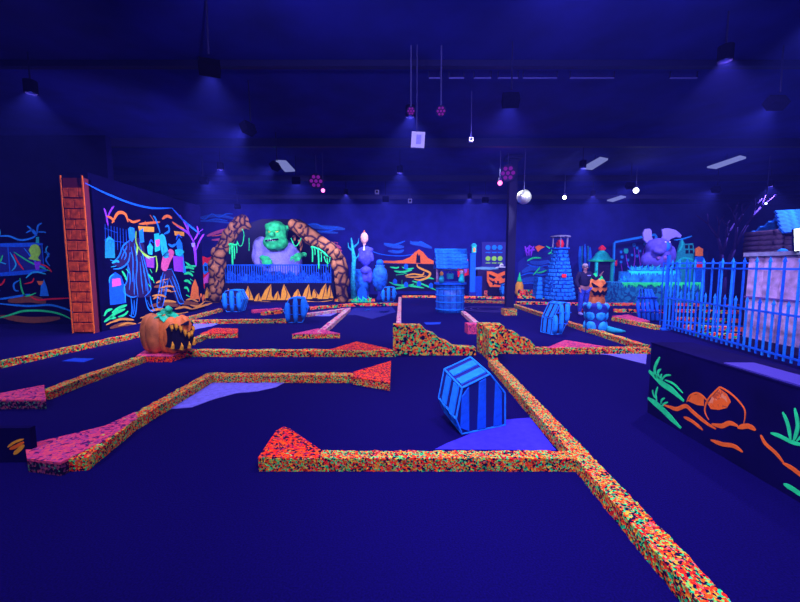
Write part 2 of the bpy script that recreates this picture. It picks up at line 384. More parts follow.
# painted puddles on the carpet
def puddle(pts, m, label, smooth=False):
    q = catmull(list(pts), 4) if smooth else pts
    mb = MB(); mb.prism([G(a, b, .006) for a, b in q], (0, 0, -.005))
    return tag(mb.build('water_patch', m), label, 'floor patch')
puddle([(435, 449), (447, 443), (465, 436), (480, 428), (500, 420), (530, 417.5), (556, 450)], P('puddle'), 'violet felt water patch beside the big hexagonal coffin crate')
puddle([(166, 409), (178, 402), (205, 379), (286, 381.5), (276, 387), (258, 391), (236, 393), (214, 399), (192, 407)], P('puddle2'), 'pale violet felt water patch inside the L-shaped curb')
puddle([(575, 351), (610, 355), (646, 364), (647, 353)], P('puddle2'), 'violet felt water patch in the corner by the low black wall')
puddle([(182, 330), (183, 323), (226, 321), (212, 326), (196, 329)], P('puddle2'), 'pale violet water patch right of the snarling pumpkin')
puddle([(312, 316), (330, 312), (345, 309), (330, 316)], P('puddle2'), 'small pale patch beside the bent pale curb')
puddle([(340, 315), (355, 308), (392, 307), (396, 312), (372, 319), (356, 315)], mat('dull_blue_patch', (.003, .006, .16)), 'dark blue water patch left of the narrow pale curb')
puddle([(352, 310), (372, 308.5), (366, 311)], P('blue'), 'bright blue streak on the dark blue water patch, left one')
puddle([(376, 312), (392, 310), (386, 313)], P('blue'), 'bright blue streak on the dark blue water patch, right one')
puddle([(424, 322.5), (441, 322), (440, 324), (426, 324.5)], P('deep'), 'small dark blue mark on the carpet in front of the wishing well')
puddle([(62, 361), (74, 358), (94, 358.5), (84, 362)], P('deep'), 'small dark blue patch on the carpet at far left')
for r_, lab in ((1.0, 'outermost'), (.72, 'middle'), (.44, 'innermost')):
    mb = MB(); c = G(489, 309)
    for k in range(40):
        a0, a1 = 2*PI*k/40, 2*PI*(k+1)/40
        mb.prism([c+Vector((math.cos(a)*q*1.0, math.sin(a)*q, .006)) for a, q in ((a0, r_), (a1, r_), (a1, r_*.93), (a0, r_*.93))], (0, 0, -.005))
    tag(mb.build('painted_ring', mat('dull_ring_paint', (.05, .03, .2))), lab+' of the faint rings painted on the carpet left of the column', 'floor marking')

# ------------------------------------------------------------------ low black wall with grass and rocks
XW = 2.80
low = None
low = MB().box((XW+.22, .06, .395), (.44, 8.1, .79)).build('low_partition', mat('black_panel_paint', (.0028, .0014, .045), .9, 0, .05, .3, 2))
tag(low, 'low black partition with fluorescent grass and rocks painted on its side', 'partition')
MB().box((XW+.225, .06, .797), (.46, 8.12, .012)).build('top_cap', mat('black_panel_paint', (0, 0, 0)), low)
MB().box((XW+.15, -.4, .808), (.26, 7.2, .012)).build('lit_top_strip', mat('lit_top_strip', (.05, .04, .3)), low)  # paler strip paints the lamplight on the near part of the wall top
NX = Vector((-1, 0, 0)); px = XP(XW)
def part(mb, name, m, parent): return mb.build(name, P(m) if isinstance(m, str) else m, parent)
def strokes(pl, n, lst, name, m, parent, d=.004):
    if name in ('painted_wire', 'painted_grass', 'painted_path') and len(lst) > 1 and parent is not low:
        for e in lst: strokes(pl, n, [e], name, m, parent, d)
        return
    mb = MB()
    for w_, *pts in lst: mb.stroke(pl, n, pts, w_, d)
    return part(mb, name, m, parent)
strokes(px, NX, [(6, (649, 371), (656, 377), (663, 384), (672, 390), (684, 401)), (3.4, (656, 378), (655, 368), (660, 357)), (2.8, (660, 380), (658, 373), (661, 369)), (2, (661, 382), (665, 376), (671, 375)),
                 (2, (665, 380), (674, 384), (683, 393)), (2, (662, 381), (661, 377), (662, 374))], 'painted_grass', 'green', low)
strokes(px, NX, [(6, (648, 398), (655, 403), (663, 410), (671, 418), (681, 428)), (2.2, (657, 402), (656, 394), (658, 387)), (2, (661, 404), (662, 400), (665, 398)), (1.8, (655, 398), (653, 393), (653, 390)), (2, (662, 407), (664, 404), (668, 402))], 'painted_grass', 'green', low)
strokes(px, NX, [(4, (664, 405), (670, 407), (677, 409), (686, 406), (692, 411), (699, 417), (708, 424), (716, 429)), (3.4, (684, 417), (692, 421), (703, 430)), (4.4, (712, 424), (722, 426), (730, 423), (738, 426)), (5, (738, 428), (748, 426), (756, 430)),
                 (4.2, (711, 440), (722, 444), (734, 446), (743, 452)), (3.6, (761, 435), (766, 444), (776, 453), (784, 463)), (4.4, (783, 463), (792, 468), (801, 475), (812, 484))], 'painted_rock', 'orange', low)
o = strokes(px, NX, [(1.8, (687, 402), (690, 396), (697, 393), (704, 397), (712, 407)), (1.8, (709, 420), (705, 411), (708, 400), (718, 389), (722, 388), (734, 396), (745, 410), (744, 424))], 'painted_outline', 'orange', low)
part(MB().poly(px, NX, [(688, 401), (692, 395), (699, 394), (704, 398), (704, 406), (697, 405)]), 'painted_rock', 'orange', low)
part(MB().poly(px, NX, [(708, 404), (712, 397), (720, 389), (727, 394), (731, 402), (727, 408), (719, 410), (711, 409)], .0025), 'painted_rock', cells('rough_orange', [(0, (.95, .16, .01)), (.6, (.6, .1, .02)), (.75, (.9, .3, .1))], 20, 40, .5, .1), low)
strokes(px, NX, [(4, (771, 433), (780, 436), (792, 442), (806, 446)), (3.4, (791, 440), (788, 424), (783, 412)), (3.6, (794, 441), (798, 426), (795, 408)), (3, (797, 441), (808, 430), (814, 415))], 'painted_grass', 'green', low)
strokes(px, NX, [(5, (784, 484), (793, 489), (806, 498))], 'painted_leaf', 'green', low)

# ------------------------------------------------------------------ monster mural on the side wall
def graveyard_mural():
    t = empty('graveyard_mural', (XM, 11.5, 0), 'fluorescent graveyard mural with two outlined standing figures, on the left side wall', 'mural')
    pl, n = XP(XM), Vector((1, 0, 0))
    def Sx(name, m, lst, d=.004): return strokes(pl, n, lst, name, m, t, d)
    def Po(name, m, pts, d=.002, sm=False): return part(MB().poly(pl, n, pts, d, sm), name, m, t)
    Sx('painted_cable', 'blue2', [(2, (85, 183), (105, 193), (130, 203), (152, 208), (172, 208)), (2, (172, 208), (184, 221), (200, 234))])
    # ground
    Sx('painted_path', 'tan', [(2.4, (158, 303), (166, 301), (176, 302)), (2.6, (158, 292), (164, 290), (171, 291)), (2.6, (150, 311), (160, 309), (168, 311)), (2.4, (112, 322), (122, 319), (134, 320)), (2, (156, 283), (161, 281), (166, 283)),
                               (2.2, (175, 309), (184, 307), (192, 309)), (2, (186, 300), (192, 299), (198, 302)), (2.2, (136, 325), (144, 322), (150, 323)), (2, (153, 299), (157, 297), (160, 299)), (2, (168, 316), (176, 314), (184, 315)), (1.6, (190, 305), (198, 306), (205, 301))])
    Sx('painted_path', 'brown', [(4, (110, 328), (125, 324), (140, 326)), (4, (150, 306), (165, 304), (180, 306)), (3, (154, 287), (162, 286), (170, 287)), (4, (178, 303), (188, 303), (200, 305))], .0025)
    # far church walls + sunset
    Sx('painted_ruins', 'orange2', [(3, (112, 223), (118, 213), (125, 214), (128, 222)), (2.5, (139, 224), (150, 223), (160, 222)), (3, (162, 219), (167, 216), (172, 218)), (2, (150, 215), (154, 221))], .003)
    for a, b in (((138, 226), (154, 232)), ((174, 231), (184, 236))):
        Po('painted_sign', 'ochre', [(a[0], a[1]), (b[0], a[1]+1), (b[0], b[1]), (a[0]+1, b[1]-.5)], .004)
    # fence behind
    Sx('painted_fence', 'blue2', [(1, (104, 228), (118, 233))]+[(1.2, (x, 224+(x-104)*.25), (x+.6, 250)) for x in range(105, 130, 3)]+[(1, (104, 240), (130, 243))])
    # tombstones
    Po('painted_tombstone', 'teal', [(105, 258), (105, 240), (109, 236), (114, 240), (115, 258)], .004)
    ts = Po('painted_tombstone', 'blue2', [(110, 305), (109, 284), (110, 276), (115, 272), (121, 276), (125, 288), (126, 303)], .005)
    Po('painted_plaque', 'pink', [(112, 279), (120, 278), (121, 285), (112, 287)], .007)
    # grass
    Sx('painted_grass', 'green', [(3, (108, 319), (116, 313), (125, 309)), (3, (112, 313), (119, 308), (127, 305)), (3, (104, 322), (110, 318), (116, 318)), (2.4, (122, 271), (125, 276), (127, 281)), (2.4, (148, 274), (151, 278), (153, 280)), (2.4, (150, 269), (152, 273)),
                                  (2.8, (183, 268), (189, 267), (194, 269)), (2.6, (184, 274), (189, 273), (193, 276)), (2.6, (184, 281), (188, 281), (191, 284)), (2.4, (184, 288), (187, 288), (189, 292)), (2.2, (185, 262), (191, 266), (196, 266))])
    # coat figure
    Po('painted_coat', 'shade', [(131, 238), (126, 243), (119, 259), (112, 264), (120, 268), (128, 262), (128, 277), (124, 292), (131, 298), (150, 297), (152, 285), (146, 262), (144, 245), (139, 238)], .003)
    Po('painted_head', 'blue', [(128, 229), (130, 227), (134, 228), (135, 237), (132, 242), (129, 239)], .006)
    Sx('painted_outline', 'blue', [(1.4, (130, 240), (123, 246), (119, 256), (113, 262)), (1.4, (130, 252), (128, 262), (121, 268), (113, 269)), (1.3, (128, 264), (127, 280), (123, 291), (131, 297), (137, 296)), (1.2, (134, 243), (137, 262), (136, 280), (138, 297)),
                                   (1.2, (139, 242), (144, 260), (150, 284), (150, 291), (144, 297)), (1.1, (131, 247), (133, 262), (132, 282)), (1.1, (141, 256), (145, 276), (146, 291)), (1.3, (131, 298), (132, 310), (131, 316)), (1.3, (137, 298), (136, 310), (134, 317), (129, 315)), (1.3, (145, 297), (148, 308), (153, 312)), (1.3, (150, 296), (152, 306), (155, 311)), (1.2, (122, 248), (126, 254), (124, 260))], .0055)
    Sx('painted_hand', 'cyan', [(2.4, (112, 263), (116, 261), (119, 262)), (1.6, (111, 267), (116, 266)), (1.4, (110, 260), (114, 261))], .006)
    Po('painted_hand', 'blue', [(139, 231), (143, 228), (144, 242), (140, 243)], .006)
    Sx('painted_rope', 'lime', [(2, (137, 244), (137, 250), (136, 256)), (1.4, (136, 231), (136, 243), (142, 252), (150, 257), (156, 256)), (1.2, (138, 247), (144, 255), (150, 259)), (1.5, (156, 256), (157, 266), (156, 272))], .007)
    # little creatures in the middle
    Po('painted_creature', 'cyan', [(147, 247), (150, 243), (153, 247), (152, 255), (148, 254)], .005)
    Po('painted_coffin', 'violet', [(145, 255), (154, 257), (154, 268), (147, 267)], .004)
    Po('painted_creature', 'aqua', [(154, 234), (159, 233), (160, 250), (155, 252)], .004)
    Po('painted_mask', 'pink', [(155, 240), (160, 239), (159, 246), (156, 247)], .006)
    # jester figure
    Po('painted_head', 'cyan', [(159, 236), (162, 234), (165, 237), (167, 247), (169, 256), (164, 258), (161, 250)], .006, True)
    Sx('painted_horns', 'blue', [(2, (160, 233), (158, 226), (155, 218), (153, 216)), (2.2, (164, 234), (169, 231), (168, 226), (165, 227))], .006)
    Po('painted_vest', 'rose', [(163, 255), (161, 268), (166, 271), (170, 262), (174, 253), (170, 249)], .006, True)
    Po('painted_jeans', 'shade', [(163, 270), (172, 270), (184, 303), (178, 306), (169, 281), (162, 308), (157, 307)], .004)
    Sx('painted_outline', 'blue', [(1.3, (163, 272), (159, 290), (157, 306), (162, 307)), (1.3, (168, 279), (166, 292), (162, 308)), (1.3, (169, 278), (175, 292), (179, 303), (184, 303)), (1.3, (172, 270), (178, 284), (181, 296), (184, 302)), (1.1, (165, 274), (162, 288), (160, 300)), (1.1, (172, 276), (177, 290), (181, 300)), (1.2, (164, 270), (172, 269))], .0055)
    Sx('painted_arm', 'blue', [(2.6, (168, 244), (172, 246), (176, 244)), (2.2, (163, 246), (164, 254))], .006)
    # third figure
    Po('painted_creature', 'blue', [(176, 243), (179, 238), (182, 243), (184, 262), (186, 272), (183, 273)], .005)
    Po('painted_beard', 'aqua', [(175, 250), (180, 249), (184, 252), (180, 256), (176, 255)], .007, True)
    Po('painted_coffin', 'violet', [(173, 256), (183, 257), (183, 272), (174, 271)], .006)
    # dead tree and stone
    Sx('painted_tree', 'violet', [(4.5, (196, 266), (195, 252), (193, 240)), (2.4, (194, 243), (189, 234), (182, 229), (176, 226)), (2, (194, 240), (198, 233), (197, 226)), (2, (192, 240), (186, 226), (180, 215)), (2, (196, 250), (200, 240), (204, 234)), (1.6, (188, 232), (188, 226), (185, 221)), (1.4, (198, 233), (203, 229)), (1.6, (178, 215), (174, 210))])
    Sx('painted_tree', 'violet', [(2, (108, 226), (106, 215), (104, 208)), (1.6, (107, 218), (111, 210), (114, 206))])
    Po('painted_skull', 'lilac', [(191, 243), (195, 243), (194, 247), (192, 247)], .007)
    Po('painted_rock', 'orange2', [(190, 299), (192, 286), (195, 279), (198, 287), (199, 299)], .006)
    Sx('painted_rock', 'orange2', [(1.6, (199, 302), (201, 294), (203, 302)), (1.6, (203, 301), (204, 295), (205, 300))])
graveyard_mural_details = [
    ('painted_path', 'tan', [(2, (118, 326), (128, 323), (138, 325)), (2, (152, 296), (160, 295), (166, 297)), (1.6, (170, 292), (176, 291)), (2, (140, 318), (150, 316), (158, 317)), (2, (176, 314), (188, 312)), (1.6, (160, 288), (168, 286), (174, 287)), (2, (192, 309), (202, 306), (212, 303)), (1.6, (106, 325), (112, 322), (118, 321)), (1.6, (162, 280), (168, 279))]),
    ('painted_leaves', 'green', [(2.6, (126, 269), (129, 273)), (2.6, (148, 284), (151, 288)), (2.4, (152, 277), (154, 283)), (2.4, (186, 295), (190, 297)), (2.6, (104, 316), (107, 311), (112, 309)), (2.2, (118, 317), (124, 315), (128, 311)), (2, (190, 271), (194, 272)), (2, (190, 279), (193, 281))]),
    ('painted_ruins', 'orange2', [(2.4, (106, 216), (111, 218), (114, 222)), (2.2, (128, 219), (133, 222), (140, 220)), (2.2, (172, 222), (178, 226), (184, 229)), (1.6, (145, 221), (147, 226))]),
    ('painted_outline', 'blue', [(1, (127, 262), (130, 276), (129, 290)), (1, (133, 270), (134, 284), (134, 295)), (1, (140, 262), (141, 278), (143, 294)), (1, (143, 270), (147, 285), (148, 294)), (1, (127, 246), (124, 252), (121, 259)), (1, (134, 246), (136, 254), (136, 261)), (1, (134, 300), (134, 308), (133, 315)), (1, (147, 300), (150, 307)), (1, (161, 276), (160, 284)), (1, (174, 280), (178, 289)), (1, (166, 281), (164, 296)), (1, (180, 292), (182, 299))]),
    ('painted_highlight', 'cyan', [(1, (109, 283), (110, 277), (114, 274)), (1, (124, 284), (125, 295), (125, 302)), (1, (106, 242), (109, 238), (112, 240)), (1.2, (130, 229), (131, 234)), (1, (161, 238), (164, 243))]),
    ('painted_horns', 'blue2', [(1.6, (176, 240), (178, 235), (182, 238)), (1.4, (149, 244), (151, 240), (153, 243))])]
graveyard_mural()
_gm = [o for o in COL.objects if o.name == 'graveyard_mural'][0]
for nm_, c_, l_ in graveyard_mural_details: strokes(XP(XM), Vector((1, 0, 0)), l_, nm_, c_, _gm, .008)

# ------------------------------------------------------------------ laboratory mural in the alcove
def lab_mural():
    Y = 10.59; t = empty('laboratory_mural', (-12.5, Y, 0), 'fluorescent laboratory bench mural with a green flask at the far left edge', 'mural')
    pl, n = YP(Y), NY
    def Sx(name, m, lst, d=.004): return strokes(pl, n, lst, name, m, t, d)
    def Po(name, m, pts, d=.002, sm=False): return part(MB().poly(pl, n, pts, d, sm), name, m, t)
    Sx('painted_bench', 'blue2', [(4, (-8, 245), (20, 245), (43, 244)), (4, (-8, 275), (20, 273), (48, 270)), (3, (42, 245), (44, 270)), (3, (8, 247), (10, 272))], .003)
    Po('painted_panel', 'navy', [(-6, 247), (41, 246), (43, 271), (-6, 273)], .0015)
    Sx('painted_arc', 'blue', [(1.8, (-8, 237), (8, 236), (20, 240), (32, 238), (37, 234)), (1.6, (37, 236), (33, 230), (26, 233)), (1.6, (37, 234), (38, 226), (42, 223)), (1.4, (38, 232), (44, 232), (46, 233)), (1.6, (36, 236), (30, 228), (27, 226))])
    Po('painted_flask', 'lime', [(29, 250), (32, 245), (38, 245), (41, 252), (38, 258), (41, 261), (29, 259), (31, 256)], .006, True)
    Po('painted_cork', 'aqua', [(36, 237), (39, 237), (39, 243), (36, 243)], .006)
    Po('painted_stand', 'violet', [(34, 262), (41, 261), (39, 270), (36, 270)], .006)
    Sx('painted_wire', 'green', [(1.6, (-8, 270), (0, 262), (3, 255)), (1.6, (20, 278), (22, 290), (26, 296), (36, 293)), (1.3, (14, 252), (30, 262), (50, 271)), (2, (-8, 320), (10, 315), (24, 311), (45, 311), (60, 314), (73, 320))], .005)
    Sx('painted_wire', 'red', [(1.6, (14, 254), (18, 262), (24, 270)), (1.6, (30, 296), (38, 300), (50, 299), (72, 298)), (1.4, (24, 284), (32, 282), (34, 278)), (1.6, (-6, 288), (2, 284), (5, 279)), (1.4, (34, 263), (46, 266), (52, 272))], .005)
    Sx('painted_wire', 'blue', [(2, (-8, 303), (14, 305), (30, 306), (50, 305), (66, 309), (74, 313)), (2, (-6, 300), (14, 297), (30, 294)), (1.6, (20, 280), (14, 284), (15, 290), (19, 291)), (1.4, (24, 248), (36, 262), (46, 268)), (1.6, (44, 252), (49, 254), (46, 260), (50, 266)), (1.4, (0, 290), (-4, 296), (-8, 296))], .005)
    Sx('painted_wire', 'cyan', [(1.4, (10, 252), (16, 264), (12, 271)), (1.6, (26, 278), (34, 272), (46, 274)), (3, (0, 262), (6, 264)), (1.4, (48, 246), (46, 250), (49, 257))], .005)
    Po('painted_lamp', 'blue', [(40, 296), (41, 286), (44, 279), (47, 287), (49, 296)], .006)
    Po('painted_shade', 'orange2', [(37, 281), (44, 281), (42, 285), (39, 285)], .007)
    Sx('painted_ground', 'brown', [(7, (8, 301), (30, 299), (46, 302)), (6, (0, 316), (30, 320), (60, 318))], .001)
    Po('painted_bulb', 'cyan', [(-4, 232), (0, 229), (1, 234), (-3, 238)], .006)
lab_mural()

# ------------------------------------------------------------------ far left: sky and poster on the back wall
YW = YB; plB = YP(YW-.006)
def mural(label, ctr_px, name='wall_mural'):
    c = plB(*ctr_px); return empty(name, (c.x, YW, 0), label, 'mural')
def PS(t, pl=plB, n=NY):
    def Sx(name, m, lst, d=.01): return strokes(pl, n, lst, name, m, t, d)
    def Po(name, m, pts, d=.006, sm=False): return part(MB().poly(pl, n, pts, d, sm), name, m, t)
    return Sx, Po
t = mural('blue clouds and orange sunset streaks painted on the back wall left of the troll cave', (215, 218), 'sky_mural'); Sx, Po = PS(t)
Sx('painted_cloud', 'haze', [(3, (199, 218), (210, 216), (222, 216), (236, 219)), (2, (198, 221), (214, 221), (230, 223))])
Sx('painted_cloud', 'blue2', [(1.3, (199, 217), (205, 219), (212, 214), (219, 217), (226, 214), (233, 214)), (1.2, (206, 221), (216, 219), (228, 221))], .014)
Sx('painted_sunset', 'rose', [(3, (207, 236), (218, 232), (229, 229)), (2.2, (212, 240), (222, 239), (232, 236))])
Sx('painted_sunset', 'orange', [(1, (212, 236), (220, 235), (228, 232))], .014)
t = mural('blue clouds and low sunset painted on the back wall right of the cave arch', (330, 228), 'sky_mural'); Sx, Po = PS(t)
Sx('painted_cloud', 'haze', [(4, (304, 225), (318, 227), (334, 228), (345, 229)), (2.4, (310, 232), (324, 232), (338, 233))])
Sx('painted_cloud', 'blue2', [(1.3, (305, 225), (316, 224), (326, 228), (338, 227)), (1.1, (316, 231), (328, 231), (336, 229))], .014)
Sx('painted_sunset', 'rose', [(3, (330, 247), (336, 246), (341, 248)), (2.4, (331, 252), (337, 250), (342, 251)), (2, (334, 242), (338, 243))])
Sx('painted_sunset', 'red', [(1.4, (331, 249), (336, 249), (341, 250))], .014)

# red poster board
t = empty('poster_board', G(206, 301).to_3d(), 'red wavy-edged board with a screaming cartoon mouth, left of the cave arch', 'board')
Yp = G(206, 301).y; pl = YP(Yp)
MB().prism([pl(*p) for p in [(199, 257), (203, 256), (207, 258), (212, 256), (213, 270), (211, 278), (213, 289), (207, 291), (204, 288), (199, 291), (200, 274)]], (0, .06, 0)).build('board', P('red'), t)
MB().prism([pl(*p) for p in [(203, 291), (210, 291), (210, 302), (203, 302)]], (0, .05, 0)).build('post', P('dark'), t)
Sx, Po = PS(t, pl)
Po('painted_eye', 'blue', [(202, 267), (205, 262), (209, 265), (210, 271), (204, 275)]); Po('painted_mouth', 'pink', [(203, 279), (210, 272), (213, 276), (208, 284), (204, 284)], .009)
Po('painted_pupil', 'dark', [(204, 266), (207, 266), (207, 271), (205, 271)], .012)

# ------------------------------------------------------------------ troll cave stage
YS = 17.3
def cave():
    pl = YP(YS)
    x0, x1 = pl(205, 290).x, pl(334, 290).x; ht = .86
    st = MB().box(((x0+x1)/2, YS+1.3, ht/2), (x1-x0, 2.6, ht)).build('stage', P('dark'))
    tag(st, 'long dark stage under the green troll, with orange crystals painted on its front', 'stage')
    Sx, Po = PS(st, pl)
    def cryst(x, y0, h, wd, lean):
        wd *= 1.35
        Po('painted_crystal', 'ochre', [(x-wd, y0), (x-wd*.6+lean*.5, y0-h*.6), (x+lean, y0-h), (x+wd*.7, y0-h*.3), (x+wd, y0)], .006)
        Sx('painted_facet', 'brown', [(1, (x+lean, y0-h+1), (x+wd*.2, y0-h*.4), (x-wd*.1, y0))], .012)
    for c in [(232, 300, 12, 3, -4), (249, 300, 14, 3.5, -1), (258, 301, 8, 3, 1), (267, 300, 16, 5, 4), (277, 300, 9, 3, 1), (286, 300, 16, 4, -2), (297, 299, 10, 4, 1), (307, 299, 15, 4, 2), (316, 298, 9, 3, -2), (323, 299, 16, 4, 3), (330, 298, 13, 2.5, 0), (209, 298, 11, 3, -2), (217, 299, 9, 2.5, 1)]: cryst(*c)
    Sx('painted_ground_line', 'ochre', [(1.2, (205, 301), (220, 302), (236, 302), (250, 303), (266, 302), (280, 303), (300, 301), (318, 302), (333, 300))])
    # dark cave backing
    bk = MB().prism([YP(YS+2.6)(*p) for p in [(222, 284), (226, 250), (240, 226), (262, 219), (300, 219), (318, 232), (328, 252), (332, 284)]], (0, .2, 0))
    tag(bk.build('cave_backdrop', mat('cave_black', (.0015, .001, .022))), 'dark arched backdrop behind the green troll', 'backdrop')
    # railing
    rl = empty('stage_railing', pl(283, 284), 'blue picket railing along the front edge of the troll stage', 'railing')
    yy = YS+.15; plr = YP(yy); a, b = plr(226, 284), plr(331, 284)
    zt, zb = plr(280, 265).z, ht
    for z, r in ((zt, .03), (zb+.05, .03)): MB().box(((a.x+b.x)/2, yy, z), (b.x-a.x, .05, .05)).build('rail', P('blue2'), rl)
    n = 44
    for k in range(n+1):
        MB().box((a.x+(b.x-a.x)*k/n, yy, (zt+zb)/2), (.035, .03, zt-zb)).build('picket', P('blue2'), rl)
    # fog cloth behind the pickets
    m = cells('blue_web_cloth', [(0, (.01, .06, .4)), (.35, (.02, .15, .7)), (.6, (.01, .05, .35)), (.75, (.05, .25, .8))], 9, 3, .4, .4)
    mb = MB(); N = 60; top = []; bot = []
    for k in range(N+1):
        x = a.x+(b.x-a.x)*k/N; y = yy+.12+.05*math.sin(k*1.7); top.append(Vector((x, y, zb+(zt-zb)*(.55+.12*math.sin(k*.9)+.08*math.sin(k*2.3))))); bot.append(Vector((x, y, zb+.01)))
    for k in range(N): mb.prism([bot[k], bot[k+1], top[k+1], top[k]], (0, .03, 0))
    tag(mb.build('web_cloth', m), 'blue web cloth draped behind the stage railing', 'cloth')
    for k, (x, lab) in enumerate(((232, 'left'), (238, 'right'))):
        q = plr(x, 275); tag(MB().ell((q.x, yy+.32, zb+.2), (.1, .1, .2)).build('toy_ghost', P('lilac'), smooth=True), lab+' one of two small lilac ghosts behind the railing at the left arch', 'figure')
cave()
def cracked(name, body, dark, scale, wid=.07):
    m = mat(name, body, .8, 0, .1); nt = m.node_tree; b = nt.nodes['Principled BSDF']
    tc = nt.nodes.new('ShaderNodeTexCoord'); v = nt.nodes.new('ShaderNodeTexVoronoi'); v.feature = 'DISTANCE_TO_EDGE'; v.inputs['Scale'].default_value = scale
    nz = nt.nodes.new('ShaderNodeTexNoise'); nz.inputs['Scale'].default_value = 3; nz.inputs['Detail'].default_value = 4
    mx = nt.nodes.new('ShaderNodeMix'); mx.data_type = 'VECTOR'; mx.inputs[0].default_value = .12
    nt.links.new(tc.outputs['Object'], mx.inputs[4]); nt.links.new(nz.outputs['Color'], mx.inputs[5]); nt.links.new(mx.outputs[1], v.inputs['Vector'])
    r = nt.nodes.new('ShaderNodeValToRGB'); e = r.color_ramp.elements; e[0].position = wid*.4; e[0].color = (*dark, 1); e[1].position = .34; e[1].color = (*body, 1)
    x = e.new(wid*1.6); x.color = (*[q*.55 for q in body], 1); x = e.new(wid*.9); x.color = (*[d*.7+q*.12 for d, q in zip(dark, body)], 1)
    nt.links.new(v.outputs['Distance'], r.inputs[0]); nt.links.new(r.outputs[0], b.inputs['Base Color'])
    bp = nt.nodes.new('ShaderNodeBump'); bp.inputs['Strength'].default_value = .8; bp.inputs['Distance'].default_value = .08
    nt.links.new(r.outputs[0], bp.inputs['Height']); nt.links.new(bp.outputs[0], b.inputs['Normal']); return m
rock = cracked('painted_boulders', (.46, .20, .07), (.02, .006, .02), 2.6)
def arch(path, label, Y, nub):
    pl = YP(Y); mb = MB()
    pts = catmull(path, 3)
    t = empty('rock_arch', (pl(path[0][0], 300).x, Y, 0), label, 'arch')
    for i, (x, y, r) in enumerate(pts):
        q = pl(x, y); R = r*Y/FPX
        mb.ell((q.x+random.uniform(-.05, .05), q.y+random.uniform(-.08, .08), max(q.z, R*.8)), (R*random.uniform(.85, 1.1), R*.9, R*random.uniform(.9, 1.2)), (0, random.uniform(-.6, .6), random.uniform(0, 3)), 10, 7)
    mb.build('rock_spine', rock, t, remesh=.07)
    for i in range(1, len(pts)-1, 2):
        for s_ in (random.choice((-1, 1)),):
            x, y, r = pts[i]; q = pl(x+s_*r*.45, y+random.uniform(-2, 2)); R = r*Y/FPX
            tx, ty = pts[min(i+1, len(pts)-1)][0]-pts[max(0, i-1)][0], pts[min(i+1, len(pts)-1)][1]-pts[max(0, i-1)][1]
            MB().ell((q.x, Y-R*.62, max(q.z, .2)), (R*.45, R*.4, R*random.uniform(.6, .8)), (0, math.atan2(tx, -ty)+random.uniform(-.25, .25), 0), 10, 8, .05).build('boulder', rock, t, smooth=True)
    for (x, y, l, w_) in nub:
        q = pl(x, y); MB().tube([(q.x, Y-.15, q.z), (q.x+.03, Y-.15, q.z-l*.5), (q.x, Y-.15, q.z-l)], [w_, w_*.6, .01], 8).build('stalactite', rock, t)
    return t
aL = arch([(216, 299, 6), (216, 284, 7), (217, 268, 8), (220, 254, 7.5), (227, 239, 7.5), (235, 228, 6.5), (243, 219, 5.5), (248, 227, 3)], 'left rocky arch arm of the troll cave, leaning right', 16.9, [(236, 233, .35, .1)])
aR = arch([(343, 298, 6), (342, 283, 7.5), (341, 270, 8), (335, 256, 8), (325, 247, 8), (314, 239, 7.5), (303, 231, 7.5), (293, 225, 6.5)], 'right rocky arch arm of the troll cave, curving left above the fence', 16.9, [(301, 240, .55, .12), (313, 244, .4, .1), (295, 236, .3, .08)])
def vines(label, Y, runs, m='green'):
    pl = YP(Y); t = empty('slime_vine', pl(*runs[0][1]), label, 'vine')
    for w_, *p in runs:
        MB().tube([pl(*q) for q in catmull(p)], w_*Y/FPX/2, 6).build('vine_strand', P(m), t, smooth=True)
vines('green slime vines dripping inside the left rock arch', 16.6, [(2.2, (229, 245), (231, 244), (235, 245), (238, 243)), (1.8, (232, 245), (232.3, 256), (232.6, 265)), (1.2, (234, 245), (234.4, 251), (234.4, 259)), (1.1, (230, 246), (229.8, 250), (229.6, 254)), (1, (236.5, 245), (236.8, 249), (236.8, 253)), (.8, (237, 241), (239.5, 246), (242.5, 244), (244, 234), (242, 229)), (.6, (249, 238), (249.2, 245), (249, 251))])
vines('green slime vines dripping inside the right rock arch', 16.6, [(1.1, (291, 238), (295, 246), (299, 243), (301, 238)), (1.4, (312, 246), (312.6, 254), (312.4, 262)), (1, (314.5, 247), (315, 251), (315, 255)), (1.7, (318, 248), (318.6, 258), (318.8, 269)), (1.1, (321, 252), (321.4, 257), (321.2, 262)), (1, (324, 256), (326, 262), (329, 263), (330, 257)), (1, (327, 258), (327.4, 263), (327.2, 267)), (2, (311, 247), (316, 248), (322, 251), (328, 257))])

